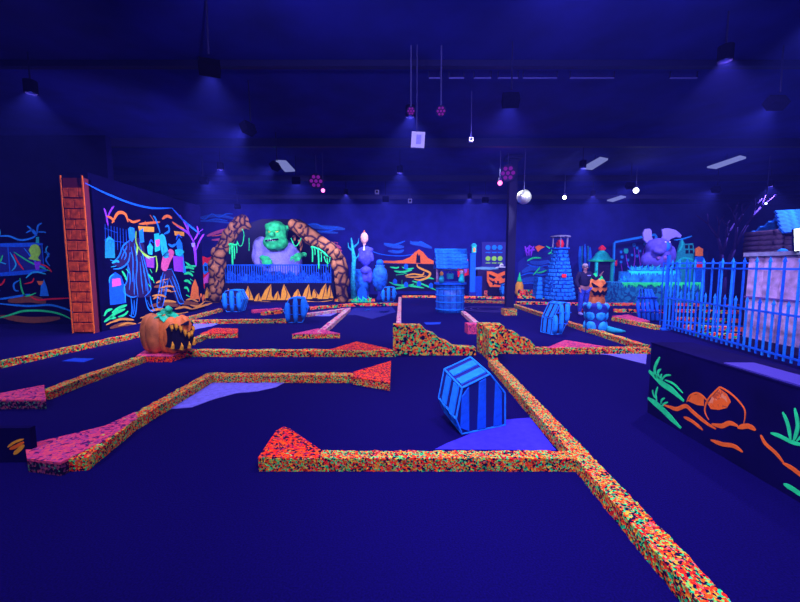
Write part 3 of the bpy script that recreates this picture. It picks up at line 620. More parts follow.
def troll():
    Y = 18.6; pl = YP(Y); t = empty('troll_statue', (pl(275, 290).x, Y, .86), 'giant green troll statue in a pale shirt behind the stage railing', 'statue')
    k = Y/FPX
    def e(mb, x, y, rx, ry, dz=0, rz=None, rot=(0, 0, 0)):
        q = pl(x, y); mb.ell((q.x, Y+dz, q.z), (rx*k, (rz or min(rx, ry))*k, ry*k), rot, 18, 12)
    mb = MB()   # shirt
    e(mb, 277, 264, 17, 17, .2); e(mb, 275, 252, 17, 13, .15, 11); e(mb, 260, 246, 7, 10, 0, 7, (0, .3, 0)); e(mb, 258, 256, 5.5, 10, -.1, 5); e(mb, 290, 250, 7, 10, 0, 6, (0, -.5, 0)); e(mb, 296, 262, 6, 13, .1, 6); e(mb, 280, 273, 18, 8, .1, 9); e(mb, 262, 262, 5, 5, -.4, 4)
    mb.build('shirt', P('lilac'), t, remesh=.06)
    mb = MB()   # head and hands, one body
    e(mb, 279, 234, 10.5, 12, -.35, 10); e(mb, 279, 243, 12, 8, -.5, 10); e(mb, 278, 228, 8, 5, -.55, 7); e(mb, 279, 236, 2.6, 3, -1.0, 3); e(mb, 275, 231.5, 3.5, 1.3, -.85, 2, (0, .3, 0)); e(mb, 283, 231.5, 3.5, 1.3, -.85, 2, (0, -.3, 0)); e(mb, 279, 243, 6.5, 1.8, -.95, 2); e(mb, 277, 246.5, 6, 4, -.75, 5)
    e(mb, 270, 228, 3, 4.5, -.25, 2, (0, -.5, 0)); e(mb, 288, 229, 2.5, 4, -.2, 2, (0, .5, 0)); e(mb, 278, 250, 7, 5, -.1)
    mb.build('head', P('green') if False else mat('troll_skin', (.03, .8, .2), .7, 0, .3, .4, 5), t, remesh=.035)
    m = mat('troll_skin', (0, 0, 0))
    for (x, y, s_) in ((271, 259, 1), (303, 256, -1)):
        mb = MB(); e(mb, x, y, 4.5, 2.8, -.75, 3); e(mb, x-4*s_, y-1, 3, 2.6, -.6, 2.6)
        for j in range(4):
            q = pl(x+s_*(j*1.7-.5), y+1); q2 = pl(x+s_*(j*2.1+1), y+6.5-abs(j-1)*.7)
            mb.tube([(q.x, Y-.8, q.z), ((q.x+q2.x)/2, Y-.95, (q.z+q2.z)/2+.05), (q2.x, Y-.92, q2.z)], [.075, .07, .04], 8)
        q = pl(x-s_*2, y+1); q2 = pl(x-s_*1, y+5); mb.tube([(q.x, Y-.8, q.z), (q2.x, Y-.95, q2.z)], [.08, .05], 8)
        mb.build('hand', m, t, remesh=.03)
    for x in (275.5, 282.5):
        q = pl(x, 233); MB().ell((q.x, Y-.84, q.z), (.075, .05, .05)).build('eye', P('yellow'), t, smooth=True)
    q = pl(279, 241.5); MB().box((q.x, Y-1.05, q.z), (.62, .06, .07), ry=-.12).build('mouth', P('dark'), t)
    mb = MB()
    for j in (-.16, -.06, .05, .15): mb.tube([(q.x+j, Y-1.06, q.z-.04), (q.x+j, Y-1.07, q.z+.06)], [.03, .004], 5)
    mb.build('teeth', P('white'), t)
troll()

# ------------------------------------------------------------------ figures between arch and hill mural
def totem_tree():
    Y = 17.6; pl = YP(Y); q = pl(352, 300)
    t = empty('mossy_post', (q.x+.1, Y, 0), 'thin teal mossy post right of the right rock arch', 'post')
    MB().tube([(q.x+.1, Y, 0), (q.x+.05, Y, 1.0), (q.x+.12, Y, 2.0), (q.x, Y, 2.95)], [.15, .11, .10, .03], 10).build('trunk', mat('teal_bark', (.01, .35, .5), .8, 0, .2, .6, 9), t, smooth=True)
    for z, s_ in ((1.9, 1), (2.3, -1), (2.5, 1)): MB().tube([(q.x+.1, Y, z), (q.x+.1+s_*.22, Y-.05, z+.2), (q.x+.1+s_*.25, Y-.05, z+.42)], [.05, .035, .01], 6).build('branch', P('teal'), t)
totem_tree()
def statue_man():
    Y = 18.5; pl = YP(Y); q = pl(366, 262); k = Y/FPX
    t = empty('butler_statue', (q.x, Y, 0), 'blue suited statue with pale orange head sitting on a blue pedestal', 'statue')
    MB().lathe((pl(361, 288).x+.05, Y, 0), [(.36, .35), (.42, .8), (.40, 1.3), (.3, 1.5)], 14).build('pedestal', mat('blue_pedestal', (.01, .12, .6), .8, 0, .1, .6, 6), t, smooth=True)
    MB().box((pl(361, 288).x+.05, Y, .2), (.8, .6, .4), taper=.85).build('plinth', P('navy'), t)
    mb = MB(); mb.ell((q.x, Y-.05, pl(0, 256).z), (.34, .22, .50)); mb.ell((q.x-.26, Y-.12, pl(0, 256).z), (.13, .13, .3), (0, .3, 0)); mb.ell((q.x+.26, Y-.12, pl(0, 256).z), (.13, .13, .3), (0, -.3, 0))
    mb.ell((q.x+.02, Y-.25, 1.42), (.3, .3, .22)); mb.ell((q.x+.2, Y-.3, 1.15), (.16, .16, .35)); mb.ell((q.x-.05, Y-.3, 1.15), (.15, .15, .35))
    mb.ell((q.x, Y-.04, pl(0, 250).z), (.40, .2, .16)); mb.build('suit', mat('suit_cloth', (.07, .08, .62), .8, 0, .1, .4, 6), t, remesh=.04)
    h = pl(364.5, 238); mb = MB(); mb.ell((h.x, Y-.08, h.z), (.19, .18, .28)); mb.ell((h.x, Y-.25, h.z-.02), (.03, .05, .06)); mb.ell((h.x-.14, Y-.06, h.z), (.03, .04, .06)); mb.ell((h.x+.14, Y-.06, h.z), (.03, .04, .06)); mb.tube([(h.x, Y-.05, h.z-.35), (h.x, Y-.06, h.z)], .08)
    mb.build('head', P('peach'), t, remesh=.02)
    MB().tube([(h.x, Y-.06, h.z+.16), (h.x, Y-.06, h.z+.38)], [.1, .01]).build('pointed_cap', P('orange2'), t)
    MB().box((h.x, Y-.27, h.z-.48), (.10, .03, .26), taper=.3).build('collar', P('white'), t)
statue_man()
def urn(px_, Y, label):
    q = YP(Y)(px_, 285); t = empty('stone_urn', (q.x, Y, 0), label, 'urn')
    MB().lathe((q.x, Y, 0), [(.16, 0), (.2, .1), (.1, .3), (.13, .45)], 14).build('foot', P('navy'), t, smooth=True)
    MB().lathe((q.x, Y, 0), [(.13, .45), (.34, .8), (.38, 1.2), (.3, 1.5), (.2, 1.6), (.24, 1.7)], 16).build('bowl', mat('blue_urn', (.01, .13, .6), .7, 0, .2, .5, 7), t, smooth=True)
    MB().ell((q.x, Y, 1.8), (.18, .18, .16)).build('lid', P('blue2'), t, smooth=True)
urn(380, 17.8, 'tall blue urn right of the suited statue')

def tombstone(px_, py, Y, s, label):
    q = YP(Y)(px_, py); mb = MB(); w_ = s
    pts = [Vector((q.x-w_/2, Y, 0)), Vector((q.x+w_/2, Y, 0))]+[Vector((q.x+w_/2*math.cos(a), Y, s*1.1+w_/2*math.sin(a))) for a in [PI*k/8 for k in range(9)]]
    tag(mb.prism(pts, (0, .12, 0)).build('tombstone', P('blue2')), label, 'tombstone', 'blue tombstones below the statue')
tombstone(362, 295, 17.3, .42, 'rounded blue tombstone in front of the suited statue')
gm = empty('grass_tuft', (YP(17.1)(362, 298).x, 17.05, 0), 'green fluorescent grass tuft in front of the blue tombstone by the statue', 'grass')
for k in range(13):
    q = YP(17.1)(352.5+k*1.5, 298); hh = .12+.22*((k*7) % 5)/5
    MB().tube([(q.x, 17.05, 0), (q.x+.03*(k % 3-1), 17.05, hh*.6), (q.x+.14*((k % 3)-1), 17.05, hh)], [.035, .03, .006], 6).build('grass_blade', P('green'), gm)
# ------------------------------------------------------------------ haunted hill mural
t = mural('haunted hill mural with orange sunset, winding path and blue tombstones on the back wall', (410, 265), 'hill_mural'); Sx, Po = PS(t)
Po('painted_ground', 'dark', [(374, 291), (374, 264), (440, 264), (440, 291)], .002)
Sx('painted_cloud', 'haze', [(4, (384, 244), (394, 246), (404, 247)), (4, (410, 243), (420, 244), (432, 248)), (3, (388, 251), (398, 252), (404, 250))], .008)
Sx('painted_cloud', 'blue2', [(1.5, (384, 243), (392, 245), (400, 243), (405, 241)), (1.5, (410, 241), (416, 244), (421, 242), (430, 247)), (1.2, (392, 250), (399, 252), (403, 250)), (1, (368, 249), (380, 254), (400, 256), (414, 254))], .013)
Po('painted_glow', 'orange', [(382, 263), (382, 260.5), (394, 261), (403, 260), (410, 257), (415, 252), (419, 249.5), (423, 252), (428, 258), (436, 262), (436, 264)], .008)
Po('painted_castle', 'dark', [(416, 263), (416.5, 256), (417.5, 253), (419, 256), (420, 254), (420.5, 263)], .013)
Sx('painted_path', 'ochre', [(2, (417, 264), (418, 267), (424, 270), (430, 273), (428, 277), (420, 280), (414, 279)), (1.6, (405, 276), (413, 274), (422, 275), (424, 272)), (1.2, (406, 277), (416, 277), (426, 276))], .012)
Sx('painted_grass', 'green', [(1.6, (390, 267), (396, 268), (399, 267)), (2, (394, 271), (402, 272), (412, 270)), (1.6, (402, 267), (408, 269), (414, 268)), (1.6, (404, 273), (409, 275)), (2, (389, 282), (398, 285), (412, 286), (424, 288)), (1.8, (394, 289), (404, 287), (414, 284)), (1.6, (412, 281), (422, 284), (436, 290)), (1.6, (420, 281), (428, 278), (434, 279)),
                              (1, (402, 285), (402, 280)), (1, (416, 285), (418, 281)), (1.6, (396, 275), (404, 274)), (1.4, (376, 290), (383, 287), (388, 289))], .01)
for x, y in ((395, 282), (406, 285), (419, 284), (431, 286), (406, 267)):
    Po('painted_tombstone', 'blue2', [(x-2, y+2), (x-2, y-2), (x, y-3.5), (x+2, y-2), (x+2, y+2)], .014)

# ------------------------------------------------------------------ wooden coffin crates and slatted barrels
def crate(label, O, U, prof, depth, nm='coffin_crate', round_slats=False, nslat=3, group=None, N=None, cols=('navy', 'blue2', 'blue')):
    """prof: closed outline in (u, z) on the front face; extruded away along N"""
    U = Vector(U).normalized(); N = Vector(N) if N is not None else Vector((-U.y, U.x, 0)); O = Vector(O)
    W = lambda u, z, d=0.: O+U*u+Vector((0, 0, z))+N*d
    t = empty(nm, O, label, 'crate', group)
    MB().prism([W(u, z) for u, z in prof], N*depth).build('crate_body', P('shade') if round_slats else mat('crate_navy', (.006, .012, .15)), t)
    cu = sum(p[0] for p in prof)/len(prof); cz = sum(p[1] for p in prof)/len(prof)
    n = len(prof)
    def span(u):
        zs = []
        for i in range(n):
            (a, za), (b, zb) = prof[i], prof[(i+1) % n]
            if (a-u)*(b-u) <= 0 and abs(a-b) > 1e-6: zs.append(za+(zb-za)*(u-a)/(b-a))
        return min(zs), max(zs)
    u0, u1 = min(p[0] for p in prof), max(p[0] for p in prof)
    for k in range(nslat):
        c = u0+(u1-u0)*(k+.5)/nslat; h = (u1-u0)/nslat*(.25 if not round_slats else .33)
        if round_slats:
            zl, zh = span(c); mb = MB()
            pts = [W(c, zl+.02), W(c, zl+(zh-zl)*.25, -.015), W(c, (zl+zh)/2, -.025), W(c, zh-(zh-zl)*.2, -.015), W(c, zh-.02)]
            mb.tube(pts, [h*.75, h, h*1.05, h, h*.7], 10); mb.build('slat', P(cols[2]), t, smooth=True)
        else:
            a0, a1 = span(c-h), span(c+h)
            MB().prism([W(c-h, a0[0]+.02), W(c+h, a1[0]+.02), W(c+h*.8, a1[1]-.02), W(c-h*.8, a0[1]-.02)], -N*.012).build('plank', P(cols[1]), t)
    for i in range(n):
        (a, za), (b, zb) = prof[i], prof[(i+1) % n]
        if max(za, zb) < .03 or cz > za and cz > zb and abs(a-b) > abs(za-zb): continue
        e = Vector((b-a, zb-za)); L = e.length; nr = Vector((e.y, -e.x)).normalized()
        if nr.dot(Vector(((a+b)/2-cu, (za+zb)/2-cz))) < 0: nr = -nr
        for d0, d1 in ((.12, .38), (.55, .8)):
            q = [W(a+(b-a)*s_, za+(zb-za)*s_, depth*d) for s_, d in ((.06, d0), (.94, d0), (.94, d1), (.06, d1))]
            MB().prism(q, (U*nr.x+Vector((0, 0, nr.y)))*.012).build('side_plank', P(cols[2]), t)
    mb = MB(); r = .010 if not round_slats else .012
    for i in range(n):
        (a, za), (b, zb) = prof[i], prof[(i+1) % n]
        for d in (0, depth): mb.tube([W(a, za, d), W(b, zb, d)], r, 6)
        mb.tube([W(a, za, 0), W(a, za, depth)], r, 6)
    mb.build('trim_frame', P(cols[2]), t)
    if round_slats:
        for f in (.33, .68):
            zb_, zt_ = min(p[1] for p in prof), max(p[1] for p in prof); z = zb_+(zt_-zb_)*f
            xs = [p for p in [(a+(b-a)*(z-za)/(zb-za)) for (a, za), (b, zb) in zip(prof, prof[1:]+prof[:1]) if (za-z)*(zb-z) < 0]]
            if len(xs) >= 2: MB().tube([W(min(xs), z, -.05), W(max(xs), z, -.05)], .014, 6).build('hoop', P(cols[1]), t)
    return t
ga, gb = G(462, 435), G(505, 426)
pv, nv = VP(ga, gb); Uv = (gb-ga).normalized()
prof = []
for p in [(462, 435), (480, 431), (505, 426), (505, 393), (490, 374), (462, 388), (456, 419)]:
    q = pv(*p); prof.append(((q-ga).dot(Uv), max(q.z, 0)))
prof[0] = (0, .012); prof[1] = (prof[1][0], .012); prof[2] = (prof[2][0], .012)
crate('large blue hexagonal coffin crate standing beside the violet water patch in the foreground', ga, Uv, prof, .40, N=(-.33, .86, .22))
cof = lambda w_, h, l=0.: [(w_*.22+0, 0.01), (w_*.82, 0.01), (w_+l*.6, h*.55), (w_*.8+l, h*.97), (w_*.45+l, h), (w_*.2+l, h*.95), (0+l*.6, h*.5)]
for (x0, x1, y, yt, l, dep, ang, lab) in [(222, 243, 312, 290, .0, .5, .0, 'blue slatted barrel at left in front of the troll stage, near the red mouth board'), (283, 306, 323, 298, .05, .5, .15, 'bright blue slatted barrel between curbs in front of the troll stage middle'),
                                   (548, 571, 335, 303, .22, .4, .3, 'tilted blue slatted barrel leaning right on the carpet beyond the diagonal curb'), (380, 396, 302, 287, .05, .4, 0, 'small blue slatted barrel under the haunted hill mural'), (501, 511, 297, 284, 0, .4, 0, 'small blue slatted barrel partly behind the steel column')]:
    a, b = G(x0, y), G(x1, y); k = (b-a).length; ht = YP(a.y)(x0, yt).z
    crate(lab, a, (math.cos(ang), math.sin(ang), 0), cof(k*.85 if l > .1 else k, ht, l), dep, 'slatted_barrel', True, 3)

# ------------------------------------------------------------------ snarling pumpkin on its platform
def big_pumpkin():
    c = G(162, 353, .11); c = Vector((c.x+.05, c.y+.12, .11)); t = empty('snarling_pumpkin', c, 'big two-lobed pumpkin with snarling toothy mouth and green leaves, on the left platform', 'pumpkin')
    dk = mat('dim_pumpkin_skin', (.48, .14, .03), .6, 0, .3, .45, 6, .2); br = mat('bright_pumpkin_skin', (.9, .2, .03), .6, 0, .3, .35, 7, .2)
    def lobes(mb, cx, cy, R, H, n, rr=.42):
        for k in range(n):
            a = 2*PI*k/n+.3; mb.ell((cx+math.cos(a)*R*.5, cy+math.sin(a)*R*.5, H/2), (R*rr*1.25, R*rr*1.25, H/2), (0, 0, a), 14, 12)
        return mb
    mb = MB()
    for f in lobes(mb, c.x-.14, c.y, .30, .70, 7).bm.verts: f.co.z += .11
    mb.build('back_lobes', dk, t, smooth=True)
    mb = MB()
    for v in lobes(mb, c.x+.17, c.y-.04, .27, .66, 7).bm.verts: v.co.z += .11
    mb.build('front_lobes', br, t, smooth=True)
    # mouth wedge facing right and toward the viewer
    F = Vector((c.x+.17, c.y-.04, .11)); d = Vector((.87, -.49, 0)); sd = Vector((.49, .87, 0))
    def M(u, z, o=0.): return F+d*(.27*math.cos(u)*1.0+o)+sd*(.27*math.sin(u))+Vector((0, 0, z))
    mb = MB(); up = []; lo = []
    for k in range(9):
        u = -1.05+2.0*k/8; up.append(M(u, .46+.09*math.sin(k*.9), .015)); lo.append(M(u, .15-.06*math.sin(k*.4), .015))
    for k in range(8): mb.prism([lo[k], lo[k+1], up[k+1], up[k]], -d*.08)
    mb.build('mouth', P('dark'), t)
    for k in range(1, 8, 1):
        MB().tube([up[k]+d*.01, up[k]+d*.03-Vector((0, 0, .06)), up[k]+d*.02-Vector((0, 0, .11))], [.03, .022, .003], 6).build('tooth', P('ochre'), t)
        if k % 2: MB().tube([lo[k]+d*.01, lo[k]+d*.03+Vector((0, 0, .06)), lo[k]+d*.02+Vector((0, 0, .12))], [.032, .022, .003], 6).build('tooth', P('ochre'), t)
    MB().prism([M(-.2, .52, .03), M(.25, .50, .03), M(.35, .57, .02)], -d*.05).build('eye', P('dark'), t)
    g = mat('pumpkin_leaf', (.02, .6, .25), .6, 0, .2, .3, 9)
    MB().tube([(c.x-.02, c.y, .70), (c.x-.01, c.y-.02, .86), (c.x+.06, c.y-.05, .90), (c.x+.12, c.y-.06, .87)], [.1, .07, .055, .04], 10).build('stem', g, t, smooth=True)
    for a, L, z in ((-2.2, .26, .74), (-1.2, .24, .73), (-.3, .3, .74), (2.6, .26, .76), (1.2, .2, .76)):
        e = Vector((math.cos(a), math.sin(a), 0)); s2 = Vector((-e.y, e.x, 0)); b0 = Vector((c.x, c.y-.02, z+.06))
        pts = [b0, b0+e*L*.4+s2*.09-Vector((0, 0, .01)), b0+e*L*.8+s2*.06-Vector((0, 0, .06)), b0+e*L-Vector((0, 0, .12)), b0+e*L*.8-s2*.06-Vector((0, 0, .06)), b0+e*L*.4-s2*.09-Vector((0, 0, .01))]
        MB().prism(pts, (0, 0, .02)).build('leaf', g, t)
big_pumpkin()

# ------------------------------------------------------------------ steel column
cc = G(511, 316); cx, cy = cc.x, cc.y+.25
t = empty('steel_column', (cx, cy, 0), 'dark square steel column rising to the ceiling right of the wishing well', 'column')
MB().box((cx, cy, (CEIL+.3)/2-.02), (.26, .26, CEIL-.3)).build('shaft', m_steel, t, bevel=.01)
MB().box((cx, cy, CEIL-.06), (.5, .5, .1)).build('cap_plate', m_steel, t)
MB().box((cx, cy, .11), (.42, .42, .21)).build('base_wrap', c_mid, t)

# ------------------------------------------------------------------ wishing well
def well():
    c = G(450, 313.5); Y = c.y+.5; X = YP(Y)(450, 300).x; pl = YP(Y-.5)
    t = empty('wishing_well', (X, Y, 0), 'blue wishing well with a plank roof standing left of the steel column', 'well')
    R = .50; zt = 1.0
    MB().lathe((X, Y, 0), [(R*.96, 0), (R, .1), (R*1.02, .5), (R, zt-.02), (R*.8, zt-.02), (R*.8, .6), (.01, .6)], 28).build('drum', mat('well_drum', (.01, .13, .55), .45, 0, .4, .5, 6), t, smooth=True)
    for z in (.12, .38, .62, .86): MB().lathe((X, Y, z), [(R*1.0, -.02), (R*1.05, -.015), (R*1.05, .015), (R*1.0, .02)], 28).build('hoop', P('blue'), t)
    for k in range(14):
        a = 2*PI*k/14+.1; MB().box((X+math.cos(a)*R*1.01, Y+math.sin(a)*R*1.01, .5), (.02, .02, .96), a).build('stave_seam', P('deep'), t)
    mb = MB(); mb.lathe((X, Y, zt), [(R*.78, 0), (R*1.16, 0), (R*1.16, .07), (R*.78, .07)], 28); mb.build('rim', P('blue2'), t)
    for s_ in (-1, 1): MB().tube([(X+s_*.47, Y, zt), (X+s_*.46, Y, 1.85)], .045, 8).build('roof_post', mat('weathered_wood', (.28, .16, .3), .8, 0, .1, .5, 9), t)
    MB().tube([(X-.46, Y, 1.5), (X+.46, Y, 1.5)], .025).build('crossbar', P('grey'), t)
    for s_ in (-1, 1):
        for k in range(5):
            z = 1.62+k*.13; y = Y+s_*(.52-k*.105)
            MB().box((X, y, z), (1.12+random.uniform(-.03, .03), .15, .035), random.uniform(-.01, .01), s_*-.9, 0).build('roof_plank', mat('blue_shingle', (.01, .15, .75), .7, 0, .1, .5, 10), t)
    MB().box((X, Y, 2.24), (1.14, .09, .05)).build('ridge', P('blue'), t)
    for s_ in (-1, 1): MB().prism([Vector((X+s_*.5, Y-.48, 1.63)), Vector((X+s_*.5, Y+.48, 1.63)), Vector((X+s_*.5, Y, 2.2))], (.03*s_, 0, 0)).build('gable', P('navy'), t)
    MB().lathe((X-.02, Y-.1, 1.18), [(.08, 0), (.12, .02), (.13, .2), (.11, .2), (.1, .03)], 14).build('bucket', P('teal'), t)
    for s_ in (-1, 1): MB().tube([(X-.02+s_*.1, Y-.1, 1.36), (X-.02, Y-.05, 1.5)], .008, 5).build('bucket_rope', P('grey'), t)
    # little figures on the rim
    g = empty('gnome_figure', (X+.33, Y-.42, zt+.07), 'small white-headed figure in teal robe standing on the right of the well rim', 'figurine')
    b = Vector((X+.33, Y-.42, zt+.075))
    MB().lathe(b, [(.10, 0), (.11, .1), (.07, .26), (.04, .32)], 12).build('robe', P('aqua'), g, smooth=True)
    MB().ell(b+Vector((0, 0, .38)), (.065, .065, .08)).build('head', P('white'), g, smooth=True)
    MB().lathe(b+Vector((0, 0, .42)), [(.065, 0), (.04, .06), (.005, .13)], 10).build('hat', P('orange'), g)
    g = empty('gnome_figure', (X-.36, Y-.42, zt+.07), 'small greenish figure standing on the left of the well rim', 'figurine')
    b = Vector((X-.36, Y-.42, zt+.075))
    MB().lathe(b, [(.08, 0), (.10, .12), (.05, .25)], 12).build('body', P('teal'), g, smooth=True)
    MB().ell(b+Vector((0, 0, .31)), (.07, .07, .08)).build('head', P('tan'), g, smooth=True)
well()

# ------------------------------------------------------------------ props between well and column, on and before the back wall
def board(pts, Y, th, name, m, parent):
    return MB().prism([YP(Y)(*p) for p in pts], (0, th, 0)).build(name, P(m) if isinstance(m, str) else m, parent)
def legs_to_floor(px_, py, Y, parent, w_=.06):
    q = YP(Y)(px_, py); MB().box((q.x, Y+.05, q.z/2), (w_, .04, q.z)).build('support', P('dark'), parent)
Y = 20.5; pl = YP(Y); q = pl(464, 275)
t = empty('red_poster', (q.x, Y, 0), 'red board with a dark spiral eye, right behind the wishing well', 'board')
board([(457, 262), (468, 259), (469, 275), (458, 277)], Y, .05, 'panel', 'red', t); legs_to_floor(463, 272, Y, t)
Sx, Po = PS(t, pl)
Po('painted_eye', 'violet', [(462, 267), (465, 264), (467, 267), (465, 272), (462, 271)]); Sx('painted_ring', 'blue', [(.8, (461, 269), (463, 264), (467, 266), (466, 272), (462, 273))], .012)
Y = 19.6; q = YP(Y)(473, 290)
t = empty('lantern_post', (q.x-.05, Y, 0), 'tall blue post topped by a teal lantern, between well and pumpkin panel', 'lamp post')
MB().box((q.x-.05, Y, 1.15), (.28, .28, 2.3)).build('post', P('blue2'), t, bevel=.02)
MB().box((q.x-.05, Y, .15), (.36, .36, .3)).build('plinth', P('navy'), t)
MB().box((q.x, Y-.02, 2.5), (.22, .22, .36)).build('lantern', P('aqua'), t, bevel=.02)
MB().box((q.x, Y-.14, 2.48), (.12, .02, .22)).build('lantern_pane', P('tan'), t)
MB().box((q.x, Y, 2.75), (.3, .3, .14), taper=.4).build('lantern_roof', P('teal'), t)
q = YP(20)(480, 290)
tag(MB().box((q.x-.1, 20.3, .55), (.45, .4, 1.1)).build('blue_cabinet', P('deep'), bevel=.02), 'plain dark blue box beside the tall lantern post', 'box')
# disc targets on a wall board
t = empty('disc_rack', (plB(492, 250).x, YW, 0), 'wall board with a row of three blue discs above three lime discs', 'rack')
MB().prism([YP(21.93)(*p) for p in [(482, 242), (506, 242), (506, 268), (482, 268)]], (0, .06, 0)).build('backboard', mat('rack_board', (.03, .03, .25)), t)
for row, (y, m, by) in enumerate(((247.5, 'blue', 252.5), (258.5, 'lime', 263))):
    for x in (488, 494.2, 500):
        q = YP(21.9)(x, y); MB().prism([q+Vector((math.cos(2*PI*k/16)*.14, -.02, math.sin(2*PI*k/16)*.14)) for k in range(16)], (0, .05, 0)).build('disc', P(m), t)
        q = YP(21.9)(x, by); MB().box((q.x, 21.9, q.z), (.26, .06, .05)).build('disc_base', P(m), t)
# dark counter, pale dome standing in for a glow, and small white skull spider
q = YP(20.9)(486, 268)
t = empty('display_counter', (q.x+.2, 21, 0), 'dark counter with a pale dome for the glow on top, below the disc rack', 'counter')
MB().box((q.x+.45, 21.1, .74), (1.9, .8, 1.46)).build('counter_body', P('shade'), t)
MB().ell((q.x-.0, 21.0, 1.49), (.75, .36, .12)).build('glow_dome', mat('glow_teal', (.15, .4, .6)), t, smooth=True)
q = YP(20.8)(500, 267); t = empty('skull_spider', (q.x+.1, 20.85, 1.47), 'small white skull with spread arms sitting on the counter left of the column', 'figurine')
MB().ell((q.x+.1, 20.85, 1.66), (.12, .1, .13)).build('skull', P('white'), t, smooth=True)
for s_ in (-1, 1): MB().tube([(q.x+.1+s_*.08, 20.85, 1.6), (q.x+.1+s_*.3, 20.85, 1.56), (q.x+.1+s_*.4, 20.85, 1.48)], .03).build('arm', P('white'), t)
for s_ in (-1, 1): MB().ell((q.x+.1+s_*.045, 20.76, 1.67), (.03, .02, .035)).build('eye_socket', P('dark'), t)
Y = 20.4; pl = YP(Y)
t = empty('grinning_pumpkin_sign', (pl(498, 280).x, Y, 0), 'orange grinning pumpkin face panel left of the steel column', 'panel')
board([(487, 271), (492, 271.5), (498, 274), (505, 271), (510, 271), (510, 283), (506, 287), (490, 287), (487, 281)], Y, .06, 'face_board', 'orange', t)
board([(488, 286.5), (509, 286.5), (509, 295.6), (488, 295.6)], Y+.02, .1, 'support', 'dark', t)
Sx, Po = PS(t, pl)
for p in ([(489, 274), (496, 277), (494, 279), (489, 277)], [(509, 273), (501, 276.5), (503, 279), (509, 276)]): Po('painted_eye', 'dark', p)
Sx('painted_mouth', 'dark', [(1.6, (489, 279.5), (494, 283), (501, 284), (509, 280))]); Po('painted_nose', 'dark', [(492.5, 281), (495, 281), (494, 285), (492.5, 285)]); Po('painted_nose', 'dark', [(497, 281), (499, 281), (499, 285), (497, 284)])
q = G(519, 296); t = empty('orange_gourd', (q.x, q.y, 0), 'tall orange gourd with green top just right of the steel column', 'gourd')
MB().lathe((q.x, q.y, 0), [(.16, 0), (.24, .2), (.22, .6), (.14, .8), (.08, .95)], 16, 5, .15).build('gourd_body', P('ochre'), t, smooth=True)
MB().lathe((q.x, q.y, .8), [(.16, 0), (.1, .15), (.05, .35), (.015, .5)], 10).build('gourd_top', P('green'), t, smooth=True)
for sx, lab in ((489, 'left'), (512, 'right')): pass

# swamp mural right of the column
t = mural('blue and green swamp mural with violet bush and orange bird, right of the steel column', (535, 265), 'swamp_mural'); Sx, Po = PS(t)
Po('painted_water', 'navy', [(518, 290), (518, 262), (526, 256), (540, 252), (550, 250), (562, 290)], .003)
Sx('painted_water', 'haze', [(5, (522, 272), (532, 268), (546, 270)), (5, (520, 281), (534, 279), (550, 281)), (4, (530, 262), (540, 263), (550, 261))], .006)
Sx('painted_wave', 'blue2', [(1.4, (520, 276), (530, 273), (541, 275), (550, 273)), (1.4, (520, 284), (532, 283), (548, 285)), (1.2, (527, 264), (536, 267), (548, 265))], .012)
Sx('painted_bush', 'violet', [(1.6, (527, 256), (526, 250), (525, 246)), (1.6, (529, 256), (529, 248), (530, 245)), (1.6, (531, 256), (532, 250), (534, 246)), (1.6, (526, 254), (531, 250), (535, 250)), (1.6, (525, 251), (529, 247), (532, 247))], .01)
Po('painted_bird', 'orange', [(535, 247), (539, 245), (545, 247), (541, 249), (538, 252)], .012)
Sx('painted_plant', 'green', [(1.6, (527, 261), (533, 258), (541, 258)), (1.4, (546, 246), (552, 249), (557, 247)), (1.6, (548, 254), (553, 252), (558, 254)), (1.4, (552, 247), (552, 253), (556, 258)), (1.4, (533, 275), (537, 271), (540, 267)), (1.4, (537, 273), (542, 272), (547, 270))], .014)

# ------------------------------------------------------------------ stone lighthouse
def lighthouse():
    c = G(563, 300); X, Y = c.x, c.y+.6; t = empty('stone_lighthouse', (X, Y, 0), 'tapering blue stone lighthouse with a red light in its lantern room', 'lighthouse')
    r0, r1, h = .78, .30, 2.45
    MB().lathe((X, Y, 0), [(r0, 0), (r1, h)], 8).build('core', P('deep'), t)
    st = cells('blue_stone', [(0, (.01, .14, .6)), (.3, (.01, .2, .75)), (.55, (.005, .09, .45)), (.75, (.02, .25, .8))], 5, 9, .5, .5)
    rows = 13
    for k in range(rows):
        z0 = h*k/rows; r = r0+(r1-r0)*(k+.5)/rows; n = max(7, int(13-k*.45))
        mb = MB()
        for j in range(n):
            a = 2*PI*(j+.5*(k % 2))/n; w_ = 2*PI*r/n*.88
            mb.box((X+math.cos(a)*r, Y+math.sin(a)*r, z0+h/rows/2), (.10, w_, h/rows*.82), a)
        o = mb.build('stone_course', st, t, bevel=.02)
    MB().lathe((X, Y, h), [(.34, 0), (.46, .04), (.46, .1), (.34, .1)], 12).build('gallery', P('blue2'), t)
    for j in range(6):
        a = 2*PI*j/6+.2; MB().tube([(X+math.cos(a)*.38, Y+math.sin(a)*.38, h+.1), (X+math.cos(a)*.38, Y+math.sin(a)*.38, h+.62)], .025, 6).build('lantern_post', P('grey'), t)
    MB().lathe((X, Y, h+.12), [(.17, 0), (.2, .18), (.12, .36)], 12).build('red_lamp', P('red'), t, smooth=True)
    MB().lathe((X, Y, h+.62), [(.5, 0), (.46, .06), (.1, .12)], 12).build('roof', P('grey'), t)
    q = (X-.02, Y-.60, 1.18); MB().box(q, (.2, .16, .16)).build('window', P('red'), t)
    for k in range(5):
        MB().box((X-1.0-.0, Y+.1, .12+k*.22), (.32-.03*k, .6, .2)).build('stair', st, t, bevel=.015)
lighthouse()

